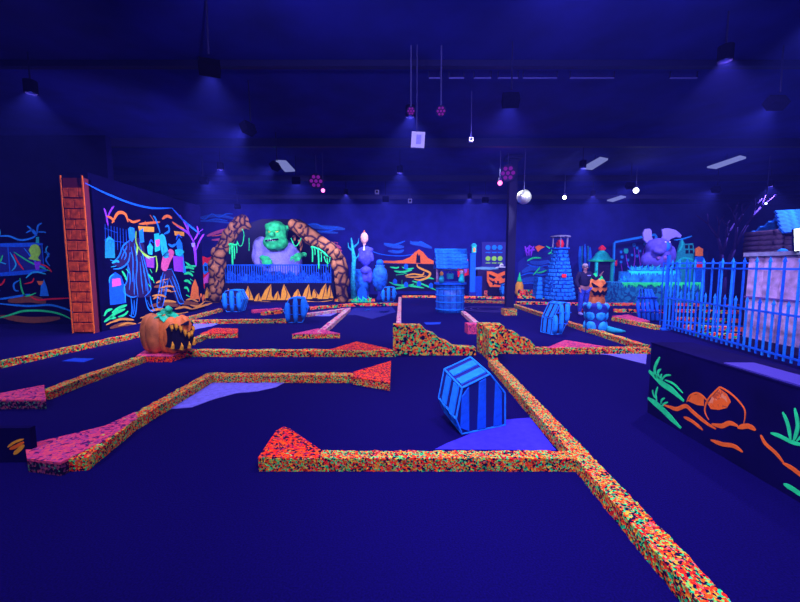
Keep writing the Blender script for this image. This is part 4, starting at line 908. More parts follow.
# ------------------------------------------------------------------ jack-o-lantern totem and cobbled pedestal
def totem():
    c = G(598, 314); X, Y = c.x, c.y+.3; t = empty('pumpkin_totem', (X, Y, 0), 'stack of carved orange pumpkins crowned with green vines behind the cobbled pedestal', 'totem')
    sk = mat('totem_pumpkin', (.95, .22, .04), .6, 0, .2, .3, 6)
    for k, (z, r, h) in enumerate([(.40, .34, .30), (.86, .37, .38)]):
        mb = MB(); n = 9
        for j in range(n):
            a = 2*PI*j/n; mb.ell((X+math.cos(a)*r*.5, Y+math.sin(a)*r*.5, z), (r*.55, r*.55, h*.95), (0, 0, a), 12, 9)
        p_ = mb.build('pumpkin', sk, t, smooth=True)
        if k == 0: continue
        for s_ in (-1, 1): MB().prism([(X+s_*.03, Y-r*1.08, z+.06), (X+s_*.26, Y-r*.92, z+.22), (X+s_*.22, Y-r*.98, z+.06)], (0, .08, 0)).build('eye', P('dark'), p_)
        pts = [(X-.27, Y-r*.95, z-.03), (X-.15, Y-r*1.06, z-.11), (X-.08, Y-r*1.06, z-.03), (X, Y-r*1.10, z-.13), (X+.08, Y-r*1.06, z-.03), (X+.15, Y-r*1.04, z-.11), (X+.27, Y-r*.95, z-.03), (X+.18, Y-r*1.02, z-.22), (X+.06, Y-r*1.02, z-.17), (X, Y-r*1.06, z-.25), (X-.06, Y-r*1.04, z-.17), (X-.18, Y-r*1.02, z-.22)]
        MB().prism(pts, (0, .07, 0)).build('mouth', P('dark'), p_)
    MB().box((X, Y, .06), (.7, .6, .1)).build('red_base', P('red'), t, bevel=.02)
    for k in range(9):
        a = 2*PI*k/9; MB().tube([(X+math.cos(a)*.05, Y+math.sin(a)*.05, 1.2), (X+math.cos(a)*.18, Y+math.sin(a)*.18, 1.26), (X+math.cos(a)*.27, Y+math.sin(a)*.27, 1.12), (X+math.cos(a)*.29, Y+math.sin(a)*.29, .98+.1*(k % 3))], [.07, .06, .04, .015], 7).build('vine', P('green'), t, smooth=True)
    MB().tube([(X, Y, 1.2), (X-.03, Y, 1.36), (X+.05, Y, 1.48)], [.09, .07, .03], 8).build('stem', P('green'), t, smooth=True)
totem()
def pedestal():
    c = G(601, 334); X, Y = c.x, c.y+.28; t = empty('cobbled_pedestal', (X, Y, 0), 'bright blue cobbled stone stump with a root tail, in front of the pumpkin totem', 'pedestal')
    MB().lathe((X, Y, 0), [(.25, 0), (.24, .35), (.29, .66), (.27, .70)], 18).build('stump', P('navy'), t)
    for k, (z, r, n, s_) in enumerate([(.16, .22, 5, .15), (.44, .22, 6, .14), (.66, .25, 7, .08)]):
        for j in range(n):
            a = 2*PI*(j+.5*(k % 2))/n; MB().ell((X+math.cos(a)*r, Y+math.sin(a)*r, z), (.06, s_*.85, s_*.95), (0, 0, a), 10, 7, .06).build('cobble', mat('cobble_blue', (.01, .3, .8), .6, 0, .3, .4, 9), t, smooth=True)
    MB().tube([(X+.2, Y-.05, .1), (X+.4, Y-.12, .06), (X+.55, Y-.15, .045), (X+.7, Y-.1, .03)], [.09, .07, .05, .02], 8).build('root_tail', P('teal'), t, smooth=True)
pedestal()

# ------------------------------------------------------------------ person
def skin(name, pts, edges, rad, m, parent, root=0, sub=2):
    me = bpy.data.meshes.new(name); bm = bmesh.new(); lay = bm.verts.layers.skin.verify()
    vs = []
    for i, (p, r) in enumerate(zip(pts, rad)):
        v = bm.verts.new(p); v[lay].radius = (r, r) if not isinstance(r, tuple) else r; v[lay].use_root = (i == root); vs.append(v)
    for a, b in edges: bm.edges.new((vs[a], vs[b]))
    bm.to_mesh(me); bm.free(); me.materials.append(m)
    o = bpy.data.objects.new(name, me); COL.objects.link(o); o.parent = parent
    o.modifiers.new('skin', 'SKIN').use_smooth_shade = True
    s_ = o.modifiers.new('sub', 'SUBSURF'); s_.levels = sub; s_.render_levels = sub
    return o
def person():
    c = G(583, 315); X, Y = c.x, c.y
    t = empty('person', (X, Y, 0), 'person in a dark long-sleeved top and blue jeans standing by the pumpkin totem', 'person')
    H = 1.70
    # 0 pelvis 1 waist 2 chest 3 neck 4 head base 5 head
    B = [(0, 0, .93), (0, 0, 1.08), (0, .02, 1.30), (0, .01, 1.45), (0, -.01, 1.52), (0, -.02, 1.60)]
    R_ = [(.15, .12), (.14, .11), (.17, .12), (.06, .06), (.055, .06), (.08, .095)]
    arm = lambda s_, el, wr, hd: [(s_*.19, .01, 1.39), el, wr, hd]
    L = [(-.19, .01, 1.39), (-.29, -.02, 1.12), (-.24, -.16, .92), (-.235, -.19, .86)]
    Ra = [(.19, .01, 1.39), (.36, -.02, 1.20), (.46, -.12, 1.34), (.48, -.15, 1.40)]
    lg = [(-.09, 0, .86), (-.11, -.03, .50), (-.12, .02, .10), (-.13, -.12, .045)]
    rg = [(.09, 0, .86), (.10, .03, .50), (.11, .12, .10), (.12, -.01, .045)]
    pts = B+L+Ra+lg+rg; rad = R_+[.065, .048, .032, .035]*2+[.10, .065, .045, .04]*2
    ed = [(0, 1), (1, 2), (2, 3), (3, 4), (4, 5), (2, 6), (6, 7), (7, 8), (8, 9), (2, 10), (10, 11), (11, 12), (12, 13), (0, 14), (14, 15), (15, 16), (16, 17), (0, 18), (18, 19), (19, 20), (20, 21)]
    # fingers
    for (w_, hd, s_) in ((8, 9, -1), (12, 13, 1)):
        h = Vector(pts[hd]); d = (h-Vector(pts[w_])).normalized(); sd = Vector((s_*.3, .9, 0)).normalized()
        for k in range(4):
            i0 = len(pts); b = h+sd*(k-1.5)*.018+d*.02; Lf = (.06, .072, .068, .052)[k]
            pts += [tuple(b), tuple(b+d*Lf*.55+Vector((0, -.01, 0))), tuple(b+d*Lf+Vector((0, -.025, -.005)))]; rad += [.010, .009, .008]; ed += [(hd, i0), (i0, i0+1), (i0+1, i0+2)]
        i0 = len(pts); b = h-sd*.03; pts += [tuple(b), tuple(b+d*.04-sd*.025)]; rad += [.012, .009]; ed += [(hd, i0), (i0, i0+1)]
    o = skin('body', pts, ed, rad, mat('skin_tone', (.30, .14, .16), .6), t)
    up = .018
    sh = [B[0], B[1], B[2], (0, .01, 1.43)]+L[:3]+Ra[:3]
    skin('shirt', sh, [(0, 1), (1, 2), (2, 3), (2, 4), (4, 5), (5, 6), (2, 7), (7, 8), (8, 9)], [(.18, .15), (.175, .145), (.20, .15), .075, .085, .068, .05, .085, .068, .05], mat('dark_top', (.012, .01, .05), .9), t)
    jn = [(0, 0, .95), lg[0], lg[1], (lg[2][0], lg[2][1], .09), rg[0], rg[1], (rg[2][0], rg[2][1], .09)]
    skin('jeans', jn, [(0, 1), (1, 2), (2, 3), (0, 4), (4, 5), (5, 6)], [(.17, .135), .12, .085, .07, .12, .085, .07], mat('jeans', (.03, .07, .55), .9, 0, .1, .3, 20), t)
    for f in (lg[3], rg[3]): MB().ell((X+f[0], Y+f[1]+.03, .05), (.05, .14, .05)).build('shoe', P('lilac'), t, smooth=True)
    MB().ell((X, Y+.005, 1.655), (.095, .108, .085)).build('hair', mat('grey_hair', (.25, .2, .25), .9, 0, .1, .4, 30), t, smooth=True)
    MB().box((X+.06, Y-.165, 1.34), (.10, .02, .03)).build('shirt_print', P('lilac'), t)
    MB().ell((X, Y-.118, 1.585), (.013, .02, .02)).build('nose', mat('skin_tone', (0, 0, 0)), t, smooth=True)
    for s_ in (-1, 1):
        MB().ell((X+s_*.03, Y-.105, 1.605), (.012, .008, .007)).build('eye', P('white'), t, smooth=True)
        MB().ell((X+s_*.088, Y-.02, 1.595), (.012, .02, .03)).build('ear', mat('skin_tone', (0, 0, 0)), t, smooth=True)
    MB().ell((X, Y-.108, 1.555), (.024, .008, .006)).build('lips', P('rose'), t, smooth=True)
person()

# ------------------------------------------------------------------ kiosk, stripes, frame and creature at right
Y = 20.2; q = YP(Y)(601, 270); X = q.x
t = empty('crypt_kiosk', (X, Y, 0), 'small crypt kiosk with green domed roof and red finial behind the pumpkin totem', 'kiosk')
for s_ in (-1, 1): MB().box((X+s_*.42, Y-.3, .95), (.12, .12, 1.9)).build('pillar', P('green') if False else P('aqua'), t)
MB().box((X, Y+.1, .95), (.8, .6, 1.9)).build('dark_door', P('shade'), t)
MB().lathe((X, Y, 1.9), [(.62, 0), (.60, .08), (.40, .22), (.30, .42), (.12, .56), (.05, .6)], 16).build('dome_roof', P('aqua'), t, smooth=True)
MB().lathe((X, Y, 1.88), [(.66, 0), (.68, .04), (.60, .08)], 16).build('eave', P('green'), t)
MB().lathe((X, Y, 2.48), [(.14, 0), (.2, .1), (.12, .2), (.03, .28)], 8).build('finial', P('red'), t)
t = mural('tall blue brush stripes painted on the back wall right of the lighthouse', (586, 255), 'stripe_mural'); Sx, Po = PS(t)
Sx('painted_stripe', 'blue2', [(3, (580, 246), (580, 262), (581, 280)), (2.4, (585, 244), (585, 260), (585, 276)), (3, (590, 247), (590, 262), (589, 276))])
Sx('painted_stripe', 'aqua', [(1, (582, 246), (582, 266)), (1, (588, 246), (588, 262))], .014)
# mushroom mural with a pipe frame in front
Y = 20.6
t = empty('pipe_frame', (YP(Y)(628, 290).x, Y, 0), 'bright blue pipe goal frame left of the winged creature', 'frame')
pl = YP(Y); a, b, c2 = pl(613, 292), pl(614, 242), pl(650, 237)
MB().tube([(a.x, Y, 0), (b.x, Y, b.z-.05), (b.x+.05, Y, b.z), (c2.x, Y-.4, c2.z+.1), (c2.x+.06, Y-.4, c2.z), (c2.x+.06, Y-.4, 0)], .07, 10).build('pipe', P('blue'), t, smooth=True)
t = mural('mural of glowing blue mushrooms on the back wall inside the blue pipe frame', (630, 260), 'mushroom_mural'); Sx, Po = PS(t)
Po('painted_ground', 'navy', [(614, 292), (614, 268), (650, 266), (690, 262), (708, 250), (708, 292)], .003)
for (x, y, r) in [(626, 251, 2.4), (621, 252, 1.4), (634, 245, 1.8), (637, 248, 1.4), (645, 244, 1.6), (622, 257, 1.6), (628, 260, 1.4), (632, 255, 1.3), (637, 256, 1.5), (643, 258, 1.6), (621, 262, 1.3), (640, 251, 1.2)]:
    Po('painted_mushroom', 'aqua' if r > 2 else 'blue', [(x-r, y), (x-r*.7, y-r), (x+r*.7, y-r), (x+r, y), (x+r*.6, y+r), (x-r*.6, y+r)], .01)
Sx('painted_stalk', 'violet', [(.9, (626, 254), (627, 262), (630, 270)), (.9, (634, 247), (635, 258), (633, 270)), (.9, (645, 246), (642, 258), (640, 268)), (.9, (621, 264), (622, 270), (622, 276)), (.9, (638, 249), (640, 262), (640, 270))], .007)
Po('painted_face', 'red', [(614, 261), (617, 260), (617, 266), (614, 266)], .012); Po('painted_toad', 'rose', [(643, 268), (646, 266), (646, 271), (642, 272)], .012)

def stage_right():
    Y = 15.8; pl = YP(Y); x0, x1 = pl(622, 290).x, pl(700, 290).x; zt = pl(660, 283).z
    st = tag(MB().box(((x0+x1)/2, Y+.8, zt/2), (x1-x0, 1.6, zt)).build('stone_plinth', cells('dark_teal_stone', [(0, (.005, .10, .25)), (.4, (.01, .2, .4)), (.65, (.005, .06, .2))], 4, 7, .5, .5)), 'long teal stone plinth with green slime dripping over its front edge', 'plinth')
    mb = MB(); n = 60
    for k in range(n):
        a = x0+(x1-x0)*k/n; b = x0+(x1-x0)*(k+1)/n; dr = .07+.13*abs(math.sin(k*1.3)*math.cos(k*.37))+.1*(k % 7 == 3)
        mb.prism([(a, Y-.02, zt+.03), (b, Y-.02, zt+.03), (b, Y-.02, zt-dr*.5), ((a+b)/2, Y-.02, zt-dr), (a, Y-.02, zt-dr*.5)], (0, .06, 0))
    mb.build('slime_edge', P('green'), st)
    # upper ledge
    z2 = pl(660, 272).z
    s2 = tag(MB().box(((x0+x1)/2+.3, Y+1.25, (zt+z2)/2), (x1-x0-.9, .7, z2-zt)).build('upper_ledge', mat('ledge_teal', (.01, .16, .45), .8, 0, .1, .6, 5)), 'blue rocky upper ledge behind the slime edge, under the winged creature', 'ledge')
    mb = MB()
    for k in range(26):
        a = x0+.8+(x1-x0-1.2)*k/26; b = a+(x1-x0-1.2)/26; dr = .05+.12*abs(math.sin(k*1.9))
        mb.prism([(a, Y+.88, z2+.02), (b, Y+.88, z2+.02), (b, Y+.88, z2-dr*.4), ((a+b)/2, Y+.88, z2-dr), (a, Y+.88, z2-dr*.4)], (0, .03, 0))
    mb.build('slime_edge', P('aqua'), s2)
    # shrubs of spiky plants on the ledge
    for k in range(12):
        x = x0+.6+(x1-x0-1.0)*k/12; zb = z2 if x > x0+.85 else zt
        t = empty('spiky_plant', (x, Y+1.0, zb), 'blue green spiky plant in the row at the feet of the winged creature', 'plant', 'spiky plants on the ledge')
        for j in range(6):
            a = PI*(j+.5)/6; L = random.uniform(.22, .36)
            MB().tube([(x, Y+1.0, zb), (x+math.cos(a)*L*.5, Y+.98, zb+math.sin(a)*L*.7), (x+math.cos(a)*L, Y+.95, zb+math.sin(a)*L)], [.035, .03, .006], 6).build('leaf_blade', P(['blue2', 'teal', 'teal'][(j+k) % 3]), t)
    # winged creature
    X, Yc = pl(661, 260).x, Y+1.3; k = Yc/FPX; c = lambda x, y: YP(Yc)(x, y)
    t = empty('winged_creature', (X, Yc, z2), 'large lilac bat-eared creature statue with a blue belly on the slime ledge', 'statue')
    sk = mat('creature_hide', (.06, .05, .36), .8, 0, .2, .3, 4)
    mb = MB(); q = c(658, 258); mb.ell((q.x, Yc, max(q.z-.05, z2+.6)), (.68, .4, .58)); q = c(657, 247); mb.ell((q.x, Yc-.08, q.z), (.58, .38, .40)); q = c(670, 256); mb.ell((q.x, Yc, q.z), (.24, .25, .50)); q = c(645, 260); mb.ell((q.x, Yc-.1, q.z), (.26, .25, .32)); q = c(653, 252); mb.ell((q.x-.02, Yc-.42, q.z), (.26, .2, .16))
    mb.build('body', sk, t, remesh=.05)
    for pts in ([(649, 245), (644, 240), (643, 233), (645, 229), (650, 228.5), (652, 231), (652, 236), (654, 242)], [(660, 243), (663, 236), (662, 229), (668, 228), (676, 230), (682, 235), (681, 238), (676, 237), (671, 239), (668, 243), (664, 245)]):
        w3 = [c(*p) for p in pts]; MB().prism(w3, (0, .10, 0)).build('ear', mat('creature_ear', (.14, .12, .5), .8), t, bevel=.02)
    q = c(660, 247); MB().ell((q.x, Yc-.34, q.z), (.22, .1, .22)).build('belly_patch', P('blue2'), t, smooth=True)
    for s_ in (-1, 1): MB().ell((q.x+s_*.09+.05, Yc-.40, q.z+.2), (.035, .03, .02)).build('eye', P('white'), t, smooth=True)
    q = c(656, 258); 
    for s_ in (-1, 1): MB().ell((q.x+s_*.14, Yc-.37, q.z), (.09, .06, .10)).build('paw', P('rose') if False else mat('paw_hide', (.14, .06, .3)), t, smooth=True)
stage_right()
# ghost ship / windmill cut-outs further right
Y = 18.6; pl = YP(Y)
t = empty('haunted_house_cutout', (pl(686, 290).x, Y, 0), 'teal haunted house cut-out with black windows and a pointed roof, above the slime ledge', 'cutout')
legs_to_floor(680, 290, Y, t); legs_to_floor(692, 290, Y, t)
board([(676, 292), (676, 262), (678, 252), (680, 244), (682, 238), (685, 244), (693, 243), (695, 252), (696, 292)], Y, .08, 'house_board', 'teal', t)
Sx, Po = PS(t, pl)
for a, b in ((685, 245), (689.5, 245), (685.5, 250), (690, 250)): Po('painted_window', 'dark', [(a, b), (a+3, b), (a+3, b+3.6), (a, b+3.6)], .01)
Sx('painted_roof', 'blue', [(1.4, (674, 240), (682, 239), (692, 236))]); Sx('painted_trim', 'aqua', [(1.6, (678, 252), (682, 246), (682, 240)), (2, (677, 262), (684, 258), (694, 260))], .012)
t = empty('ghost_cutout', (pl(699, 290).x, Y-.4, 0), 'small cut-out figure with an orange head behind the blue fence', 'cutout')
legs_to_floor(699, 290, Y-.4, t)
board([(694, 292), (695, 262), (696, 256), (703, 256), (705, 266), (705, 292)], Y-.4, .06, 'body_board', 'blue2', t); board([(696, 256), (696, 249), (699, 246.5), (703, 249), (703, 256)], Y-.44, .06, 'head_board', 'orange2', t)
board([(697, 262), (704, 262), (704, 268), (697, 268)], Y-.44, .03, 'red_patch', 'red', t)
# coral tree
def coral():
    Y = 14.1; pl = YP(Y); q = pl(722, 290); t = empty('coral_tree', (q.x, Y, 0), 'dim lilac bare branching tree behind the blue fence', 'tree')
    m = mat('coral_bark', (.035, .02, .16), .9, 0, .03)
    def br(p, d, r, n):
        e = p+d; MB().tube([p, (p+e)/2+Vector((random.uniform(-.04, .04), 0, 0)), e], [r, r*.85, r*.65], 7).build('branch' if n < 4 else 'trunk', m, t, smooth=True)
        if n: 
            for s_ in (-1, 1): br(e, Vector((d.x*.75+s_*random.uniform(.12, .24), random.uniform(-.1, .1), abs(d.z)*random.uniform(.6, .85))), r*.66, n-1)
    br(Vector((q.x, Y, 0)), Vector((.02, 0, 1.25)), .14, 4)
coral()

# ------------------------------------------------------------------ blue picket fence at right
def fence():
    XF = 6.62; y0, y1 = 4.6, 9.6
    t = empty('picket_fence', (XF, 7, 0), 'tall bright blue iron picket fence in front of the white plank hut', 'fence')
    fx = lambda y: 6.86-(9.6-y)*.125
    P0, P1 = Vector((fx(y0), y0, 0)), Vector((fx(y1), y1, 0)); D = (P1-P0).normalized(); ang = math.atan2(D.y, D.x); L = (P1-P0).length
    for z in (.14, .84, 1.60):
        m_ = (P0+P1)/2; MB().box((m_.x, m_.y, z), (L, .03, .035), ang).build('rail', P('blue2'), t)
    n = int(L/.14)
    for k in range(n+1):
        p = P0.lerp(P1, k/n); tall = k % 2 == 0; h = 1.66 if tall else .92
        mb = MB(); mb.box((p.x, p.y, .06+h/2), (.028, .028, h), ang); mb.box((p.x, p.y, .06+h+.05), (.045, .045, .10), ang, taper=.05)
        mb.build('picket', P('blue') if k % 3 else P('blue2'), t)
    for p in (P1,):
        MB().box((p.x, p.y+.03, .95), (.06, .06, 1.95), ang).build('fence_post', P('blue2'), t)
        MB().box((p.x, p.y+.03, .02), (.2, .2, .04), ang).build('foot_plate', P('blue2'), t)
    # second run going back, seen through the first
    t2 = empty('back_fence', (7.2, 9.9, 0), 'blue rail fence section running back toward the hut behind the pickets', 'fence')
    a, b = Vector((7.0, 10.0, 0)), Vector((8.3, 8.9, 0)); ang = math.atan2(b.y-a.y, b.x-a.x)
    for z in (.2, 1.72): MB().box(((a.x+b.x)/2, (a.y+b.y)/2, z), ((b-a).length, .03, .035), ang).build('rail', P('blue2'), t2)
    for k in range(7): p = a.lerp(b, k/6); MB().box((p.x, p.y, .88), (.03, .03, 1.76), ang).build('picket', P('blue2'), t2)
fence()
# slatted skeleton creature at fence foot
q = G(652, 322); t = empty('slumped_crate', (q.x, q.y+.2, 0), 'dim blue slatted crate slumped at the left end of the picket fence', 'crate')
for k in range(5):
    MB().tube([(q.x-.3+k*.13, q.y+.1, 0.03), (q.x-.32+k*.14, q.y+.2, .5), (q.x-.15+k*.08, q.y+.4, .95)], [.05, .055, .03], 7).build('slat', P('blue2'), t, smooth=True)
for z, y in ((.3, .15), (.7, .28)): MB().tube([(q.x-.33, q.y+y-.05, z), (q.x+.27, q.y+y-.05, z)], .03).build('hoop', P('deep'), t)

# ------------------------------------------------------------------ white plank hut with cabin roof
def hut():
    t = empty('plank_hut', (8.6, 6.5, 0), 'pale lilac plank hut behind the blue fence at the right edge', 'hut')
    xw = 7.38; y0, y1 = 4.9, 8.0; h = 1.86
    MB().box((xw+1.3, (y0+y1)/2, h/2), (2.4, y1-y0-.1, h)).build('hut_core', mat('hut_core', (.10, .05, .2)), t)
    pw = mat('white_planks', (.55, .38, .62), .8, 0, .1, .45, 5, .2); n = 9
    for k in range(n):
        a = y0+(y1-y0)*k/n; b = y0+(y1-y0)*(k+1)/n-.02
        MB().box((xw+.03, (a+b)/2, h/2+.03), (.06, b-a, h-.10)).build('plank', pw, t, bevel=.006)
    for z in (1.0, ): MB().box((xw-.01, (y0+y1)/2, z), (.03, y1-y0, .03)).build('seam_batten', mat('batten', (.15, .08, .35)), t)
    for k in range(8): MB().box((xw+.2+k*.3, y1+.0, h/2+.03), (.27, .06, h-.1)).build('plank', pw, t, bevel=.006)
    MB().box((xw+1.25, (y0+y1)/2, h+.03), (2.62, y1-y0+.1, .08)).build('top_board', P('grey'), t)
    MB().box((xw-.03, (y0+y1)/2, .07), (.05, y1-y0, .14)).build('skirting', P('shade'), t)
hut()
def cabin():
    # stacked log cabin with blue shingle roof, behind the hut's top
    Y = 9.6; pl = YP(Y); X = pl(800, 240).x+.15
    t = empty('log_cabin', (X, Y, 0), 'dark log cabin with a sagging blue plank roof, behind and above the plank hut', 'cabin')
    MB().box((X+.2, Y+.5, .9), (1.7, .9, 1.8)).build('base_wall', P('shade'), t)
    lg = mat('dim_logs', (.10, .06, .14), .8, 0, .1, .5, 6)
    for k in range(6):
        MB().tube([(X-.75-.03*(k % 2), Y, 1.86+k*.13), (X+1.1, Y-.02, 1.85+k*.13)], .07, 9).build('log', lg, t, smooth=True)
        MB().tube([(X-.7, Y-.1, 1.86+k*.13), (X-.7, Y+.9, 1.86+k*.13)], .07, 9).build('log', lg, t, smooth=True)
    for k in range(5):
        z = 2.58+k*.12; 
        MB().box((X+.15+.09*k, Y-.15+.13*k, z), (1.9, .2, .05), 0, .8, -.05).build('roof_plank', mat('blue_shingle', (0, 0, 0)), t)
    for k in range(5): MB().box((X+.15+.09*(4-k)+.3, Y+.5+.13*k, 3.06-k*.12), (1.9, .2, .05), 0, -.8, -.05).build('roof_plank', mat('blue_shingle', (0, 0, 0)), t)
    q = (X-.75, Y-.2, 1.86); 
    q = (q[0]-.12, q[1]-.1, q[2]); g = empty('blue_skull', (q[0]+.0, q[1], 1.8), 'small cyan rounded ornament at the left corner of the log cabin', 'ornament')
    MB().ell((q[0], q[1], 1.95), (.12, .12, .13)).build('dome', P('blue'), g, smooth=True); MB().box((q[0], q[1], .91), (.14, .14, 1.82)).build('stake', P('navy'), g)
cabin()
# bright white work lamp on the hut
def glow(name, col, st):
    m = bpy.data.materials.new(name); m.use_nodes = True; nt = m.node_tree; nt.nodes.clear(); e = nt.nodes.new('ShaderNodeEmission')
    e.inputs[0].default_value = (*col, 1); e.inputs[1].default_value = st; o = nt.nodes.new('ShaderNodeOutputMaterial'); nt.links.new(e.outputs[0], o.inputs[0]); return m
q = YP(6.9)(800, 239)
t = empty('work_lamp', (q.x, 6.9, 1.93), 'glaring white lamp standing on top of the plank hut at the right edge', 'lamp')
MB().box((q.x+.06, 6.94, q.z), (.30, .05, .40), 0, 0, -.12).build('lamp_housing', m_steel, t, bevel=.01)
MB().box((q.x+.06, 6.90, q.z), (.29, .03, .39), 0, 0, -.12).build('lamp_face', glow('lamp_white', (.85, 1, .9), 9), t)
MB().tube([(q.x+.10, 6.95, 1.93), (q.x+.10, 6.95, q.z-.2)], .02).build('lamp_stand', m_steel, t)

# ------------------------------------------------------------------ things on the ceiling
def hang(name, label, cat, X, Y, z): return empty(name, (X, Y, z), label, cat)
for i, (x, y, p) in enumerate(LAMPS):
    t = empty('blacklight_can', (x, y, LAMP_Z), 'black cylindrical blacklight can hanging open side down from the dark ceiling', 'lamp', 'blacklight cans')
    mb = MB(); n = 16; r = .095; z0, z1 = LAMP_Z-.06, LAMP_Z+.14
    mb.lathe((x, y, 0), [(r-.012, z0), (r, z0), (r, z1), (.03, z1+.03), (.028, z1), (r-.012, z1-.02), (r-.012, z0+.001)], n)
    mb2 = mb.bm; mb2.faces.ensure_lookup_table()
    big = [f for f in mb2.faces if len(f.verts) > 4]; bmesh.ops.delete(mb2, geom=big, context='FACES')
    mb.build('can', mat('matt_black', (.0015, .001, .006), .95, 0, .02), t)
    MB().tube([(x, y, z1+.02), (x, y, CEIL)], .012, 6).build('hanger_rod', m_steel, t)
for (q, aim, p) in ADDED_FLOODS:
    q = Vector(q); d = (Vector(aim)-q).normalized(); h = Vector((d.x, d.y, 0)).normalized(); s_ = Vector((-h.y, h.x, 0)); u = d.cross(s_)
    t = empty('added_flood', q, 'added black box blacklight flood under the dark ceiling, aimed away from the camera', 'lamp', 'added blacklight floods')
    mb = MB(); b = q-d*.10
    for sx in (-1, 1):
        mb.prism([b+s_*.12*sx+u*.08, b+s_*.12*sx-u*.08, b+s_*.12*sx-u*.08+d*.13, b+s_*.12*sx+u*.08+d*.13], s_*.012*sx)
    for sx in (-1, 1):
        mb.prism([b+u*.08*sx+s_*.13, b+u*.08*sx-s_*.13, b+u*.08*sx-s_*.13+d*.13, b+u*.08*sx+s_*.13+d*.13], u*.012*sx)
    mb.prism([b+s_*.13+u*.09, b-s_*.13+u*.09, b-s_*.13-u*.09, b+s_*.13-u*.09], -d*.03)
    mb.build('housing', mat('matt_black', (0, 0, 0)), t)
    MB().tube([(b-d*.02)+Vector((0, 0, .1)), Vector((b.x, b.y, CEIL))], .014, 6).build('hanger_rod', m_steel, t)
wp = mat('dull_white_panel', (.55, .55, .8), .7)
litp = glow('dim_light_panel', (.28, .32, .85), .6)
for (pts, z, lab) in [([(276, 161.5), (286, 162), (295, 171.5), (285, 172)], 4.9, 'small pale ceiling panel, leftmost of the lit panels above the troll cave'), ([(581, 169), (600, 158.5), (608, 160), (592, 170)], 4.9, 'pale slanted ceiling panel above the lighthouse'),
                      ([(707, 168), (740, 157), (746, 158.5), (716, 169)], 4.9, 'pale slanted ceiling panel farthest right, above the fence'), ([(607, 201), (621, 196.5), (626, 197.5), (613, 202)], 4.7, 'small pale ceiling panel beyond the bright lamp')]:
    mb = MB(); mb.prism([G(a, b, z) for a, b in pts], (0, 0, .05)); t = mb.build('ceiling_panel', litp); tag(t, lab, 'panel')
    c = sum([G(a, b, z) for a, b in pts], Vector())/4; MB().tube([(c.x, c.y, z+.04), (c.x, c.y, CEIL)], .01, 6).build('hanger_rod', m_steel, t)
# hanging square sign and rods near centre
Y = 6.4; pl = YP(Y)
q = pl(418, 140); t = empty('hanging_board', (q.x, Y, q.z), 'small pale square board hanging from the ceiling at centre', 'board')
MB().box(q, (.22, .03, .27), 0, -.15, .06).build('board', wp, t); MB().box((q.x+.01, Y-.025, q.z), (.08, .02, .15), 0, 0, .06).build('board_plate', P('lilac'), t)
z = q.z+.13; MB().tube([(q.x-.02, Y, z), (q.x-.02, Y, CEIL)], .007, 6).build('hanger_rod', m_rig, t)
mg = glow('magenta_led', (.35, .02, .6), .45); pk = glow('pink_led', (1, .12, .5), 5)
def par(px_, py, Y, r, label, rod=True, on=True, small=None, aim=None):
    pl = YP(Y); q = pl(px_, py); t = empty('led_spotlight', q, label, 'spotlight')
    ax = (EYE+Vector((0, 0, -.3))-q).normalized() if aim is None else Vector(aim).normalized()
    MB().tube([q-ax*.2, q-ax*.12, q, q+ax*.02], [r*.5, r*.9, r, r], 18).build('spotlight_can', m_steel, t, smooth=False)
    s1 = ax.cross(Vector((0, 0, 1))).normalized(); s2 = s1.cross(ax)
    for a, rr in [(0, 0)]+[(2*PI*k/6, r*.6) for k in range(6)]:
        c = q+ax*.022+s1*math.cos(a)*rr+s2*math.sin(a)*rr
        MB().tube([c, c+ax*.012], r*.24, 10).build('led_lens', mg, t)
    MB().tube([q-ax*.1, (q.x, Y+.02, CEIL)], .012, 6).build('hanger_rod', m_rig, t)
    return t
par(411, 111, 6.4, .07, 'magenta LED spotlight hanging on the left rod at centre ceiling')
par(441, 111, 6.4, .085, 'magenta LED spotlight hanging on the right rod at centre ceiling')
par(508, 173, 12.2, .26, 'large glowing magenta spotlight beside the top of the steel column')
par(316, 181, 12.4, .24, 'large glowing magenta spotlight at left above the troll')
for (x, y, Y, r, m, lab) in [(500, 183, 12.0, .07, pk, 'small pink lamp dot just left of the column under the magenta spotlight'), (323, 190.5, 12.2, .06, pk, 'small pink lamp dot below the left magenta spotlight'),
                          (564.5, 197.5, 15.0, .07, glow('warm_led', (1, .9, .6), 9), 'small warm white lamp on a rod right of the mirror ball'), (636, 190.5, 14.0, .09, glow('cool_led', (.75, .8, 1), 12), 'bright cool white lamp, rightmost on the ceiling beyond the fence'),
                          (766, 203.5, 12.5, .035, glow('dim_led', (.7, .8, 1), 3), 'tiny white lamp dot above the log cabin')]:
    q = YP(Y)(x, y); t = empty('lamp_bulb', q, lab, 'lamp')
    MB().ell(q, (r, r, r)).build('bulb', m, t, smooth=True); MB().tube([(q.x, Y, q.z+r*.9), (q.x, Y, q.z+r+.08)], r*.7, 10).build('socket', m_steel, t); MB().tube([(q.x, Y, q.z+r+.05), (q.x, Y, CEIL)], .012, 6).build('hanger_rod', m_rig, t)
    lamp = bpy.data.lights.new('lamp_glow', 'POINT'); lamp.energy = 12 if r > .06 else 3; lamp.color = (.9, .85, 1) if m is not pk else (1, .15, .6); lamp.shadow_soft_size = r*.9
    lo = bpy.data.objects.new('lamp_glow', lamp); COL.objects.link(lo); lo.location = (q.x, q.y-r-.03, q.z)
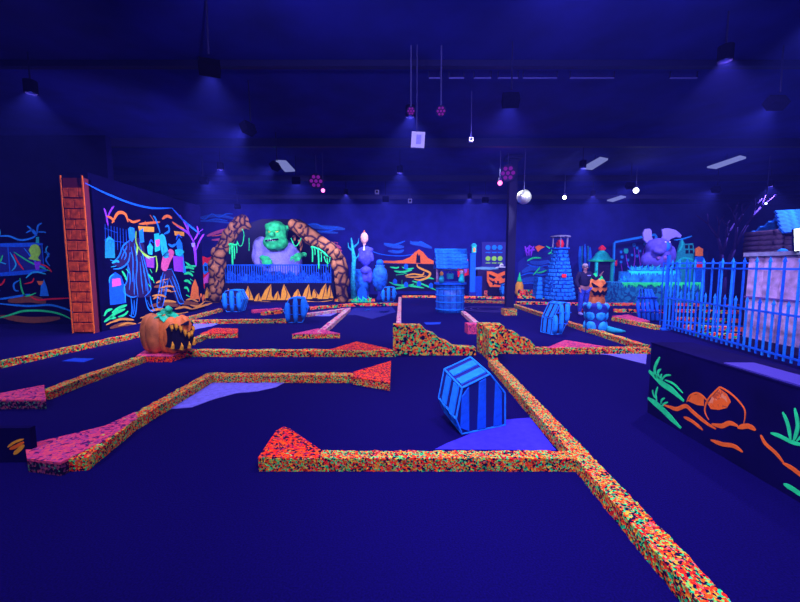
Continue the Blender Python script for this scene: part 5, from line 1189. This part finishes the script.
# mirror ball
q = YP(11.4)(524, 197); t = empty('mirror_ball', q, 'mirrored disco ball with bright sparkling rim beside the steel column', 'mirror ball')
mb = MB(); mb.ell(q, (.21, .21, .21), (0, 0, 0), 20, 13); o = mb.build('mirror_tiles', mat('mirror_tile', (.9, .95, 1), .33, .9), t); 
MB().tube([(q.x, q.y, q.z+.19), (q.x, q.y, CEIL)], .008, 6).build('hanger_wire', m_rig, t)
lamp_light('added_ball_spot', q.x+.9, q.y-1.6, 4.6, 420, (.95, .95, 1), 22, .05, .3, (q.x, q.y, q.z)); lamp_light('added_ball_spot', q.x-.9, q.y+.9, 4.9, 300, (.95, .95, 1), 30, .05, .3, (q.x, q.y, q.z))  # spots added to brighten the mirror ball, without fixtures
# conduit run, small cameras
t = empty('ceiling_conduit', (1.5, 6.75, CEIL-.1), 'thin pale broken conduit line crossing the ceiling near the top centre', 'conduit')
for a, b in ((429, 440), (449, 464), (474, 491), (498, 518), (523, 557), (570, 614), (670, 697)):
    p0, p1 = G(a, 78, CEIL-.12), G(b, 78, CEIL-.12); MB().tube([p0, p1], .014, 6).build('conduit_length', mat('pale_conduit', (.10, .1, .45)), t)
    for p in (p0, p1): MB().box((p.x, p.y, CEIL-.06), (.02, .02, .12)).build('clip', m_steel, t)
for (x, y, Y, lab) in [(471, 140, 8, 'small twin-lens camera hanging right of the centre board'), (410, 201, 17, 'tiny pale sensor box far back above the hill mural'), (377, 192, 16, 'tiny pale sensor box left of the far back one')]:
    q = YP(Y)(x, y); t = empty('ceiling_camera', q, lab, 'camera'); k = Y/FPX
    MB().box(q, (4*k, .1, 4*k)).build('camera_body', wp, t, bevel=.01); MB().tube([(q.x, Y-.05, q.z), (q.x, Y-.09, q.z)], k*1.1, 10).build('lens', P('dark'), t)
    MB().tube([(q.x, Y, q.z+k*2), (q.x, Y, CEIL)], .01, 6).build('hanger_rod', m_rig, t)
# orange marks on the dark board at far left foreground
Yl = 3.02
lp = tag(MB().box((-3.75, Yl+.03, .15), (1.3, .05, .30)).build('low_panel', mat('black_panel_paint', (0, 0, 0))), 'low black panel with orange brush marks at the left edge, beside the pink curb end', 'panel')
strokes(YP(Yl+.004), NY, [(2.4, (8, 447), (15, 442), (24, 439))], 'painted_mark', 'ochre', lp)
strokes(YP(Yl+.004), NY, [(3.4, (10, 449), (17, 446), (24, 442))], 'painted_mark', 'orange', lp)
strokes(YP(Yl+.004), NY, [(4, (14, 454), (19, 450), (24, 445))], 'painted_mark', 'ochre', lp)
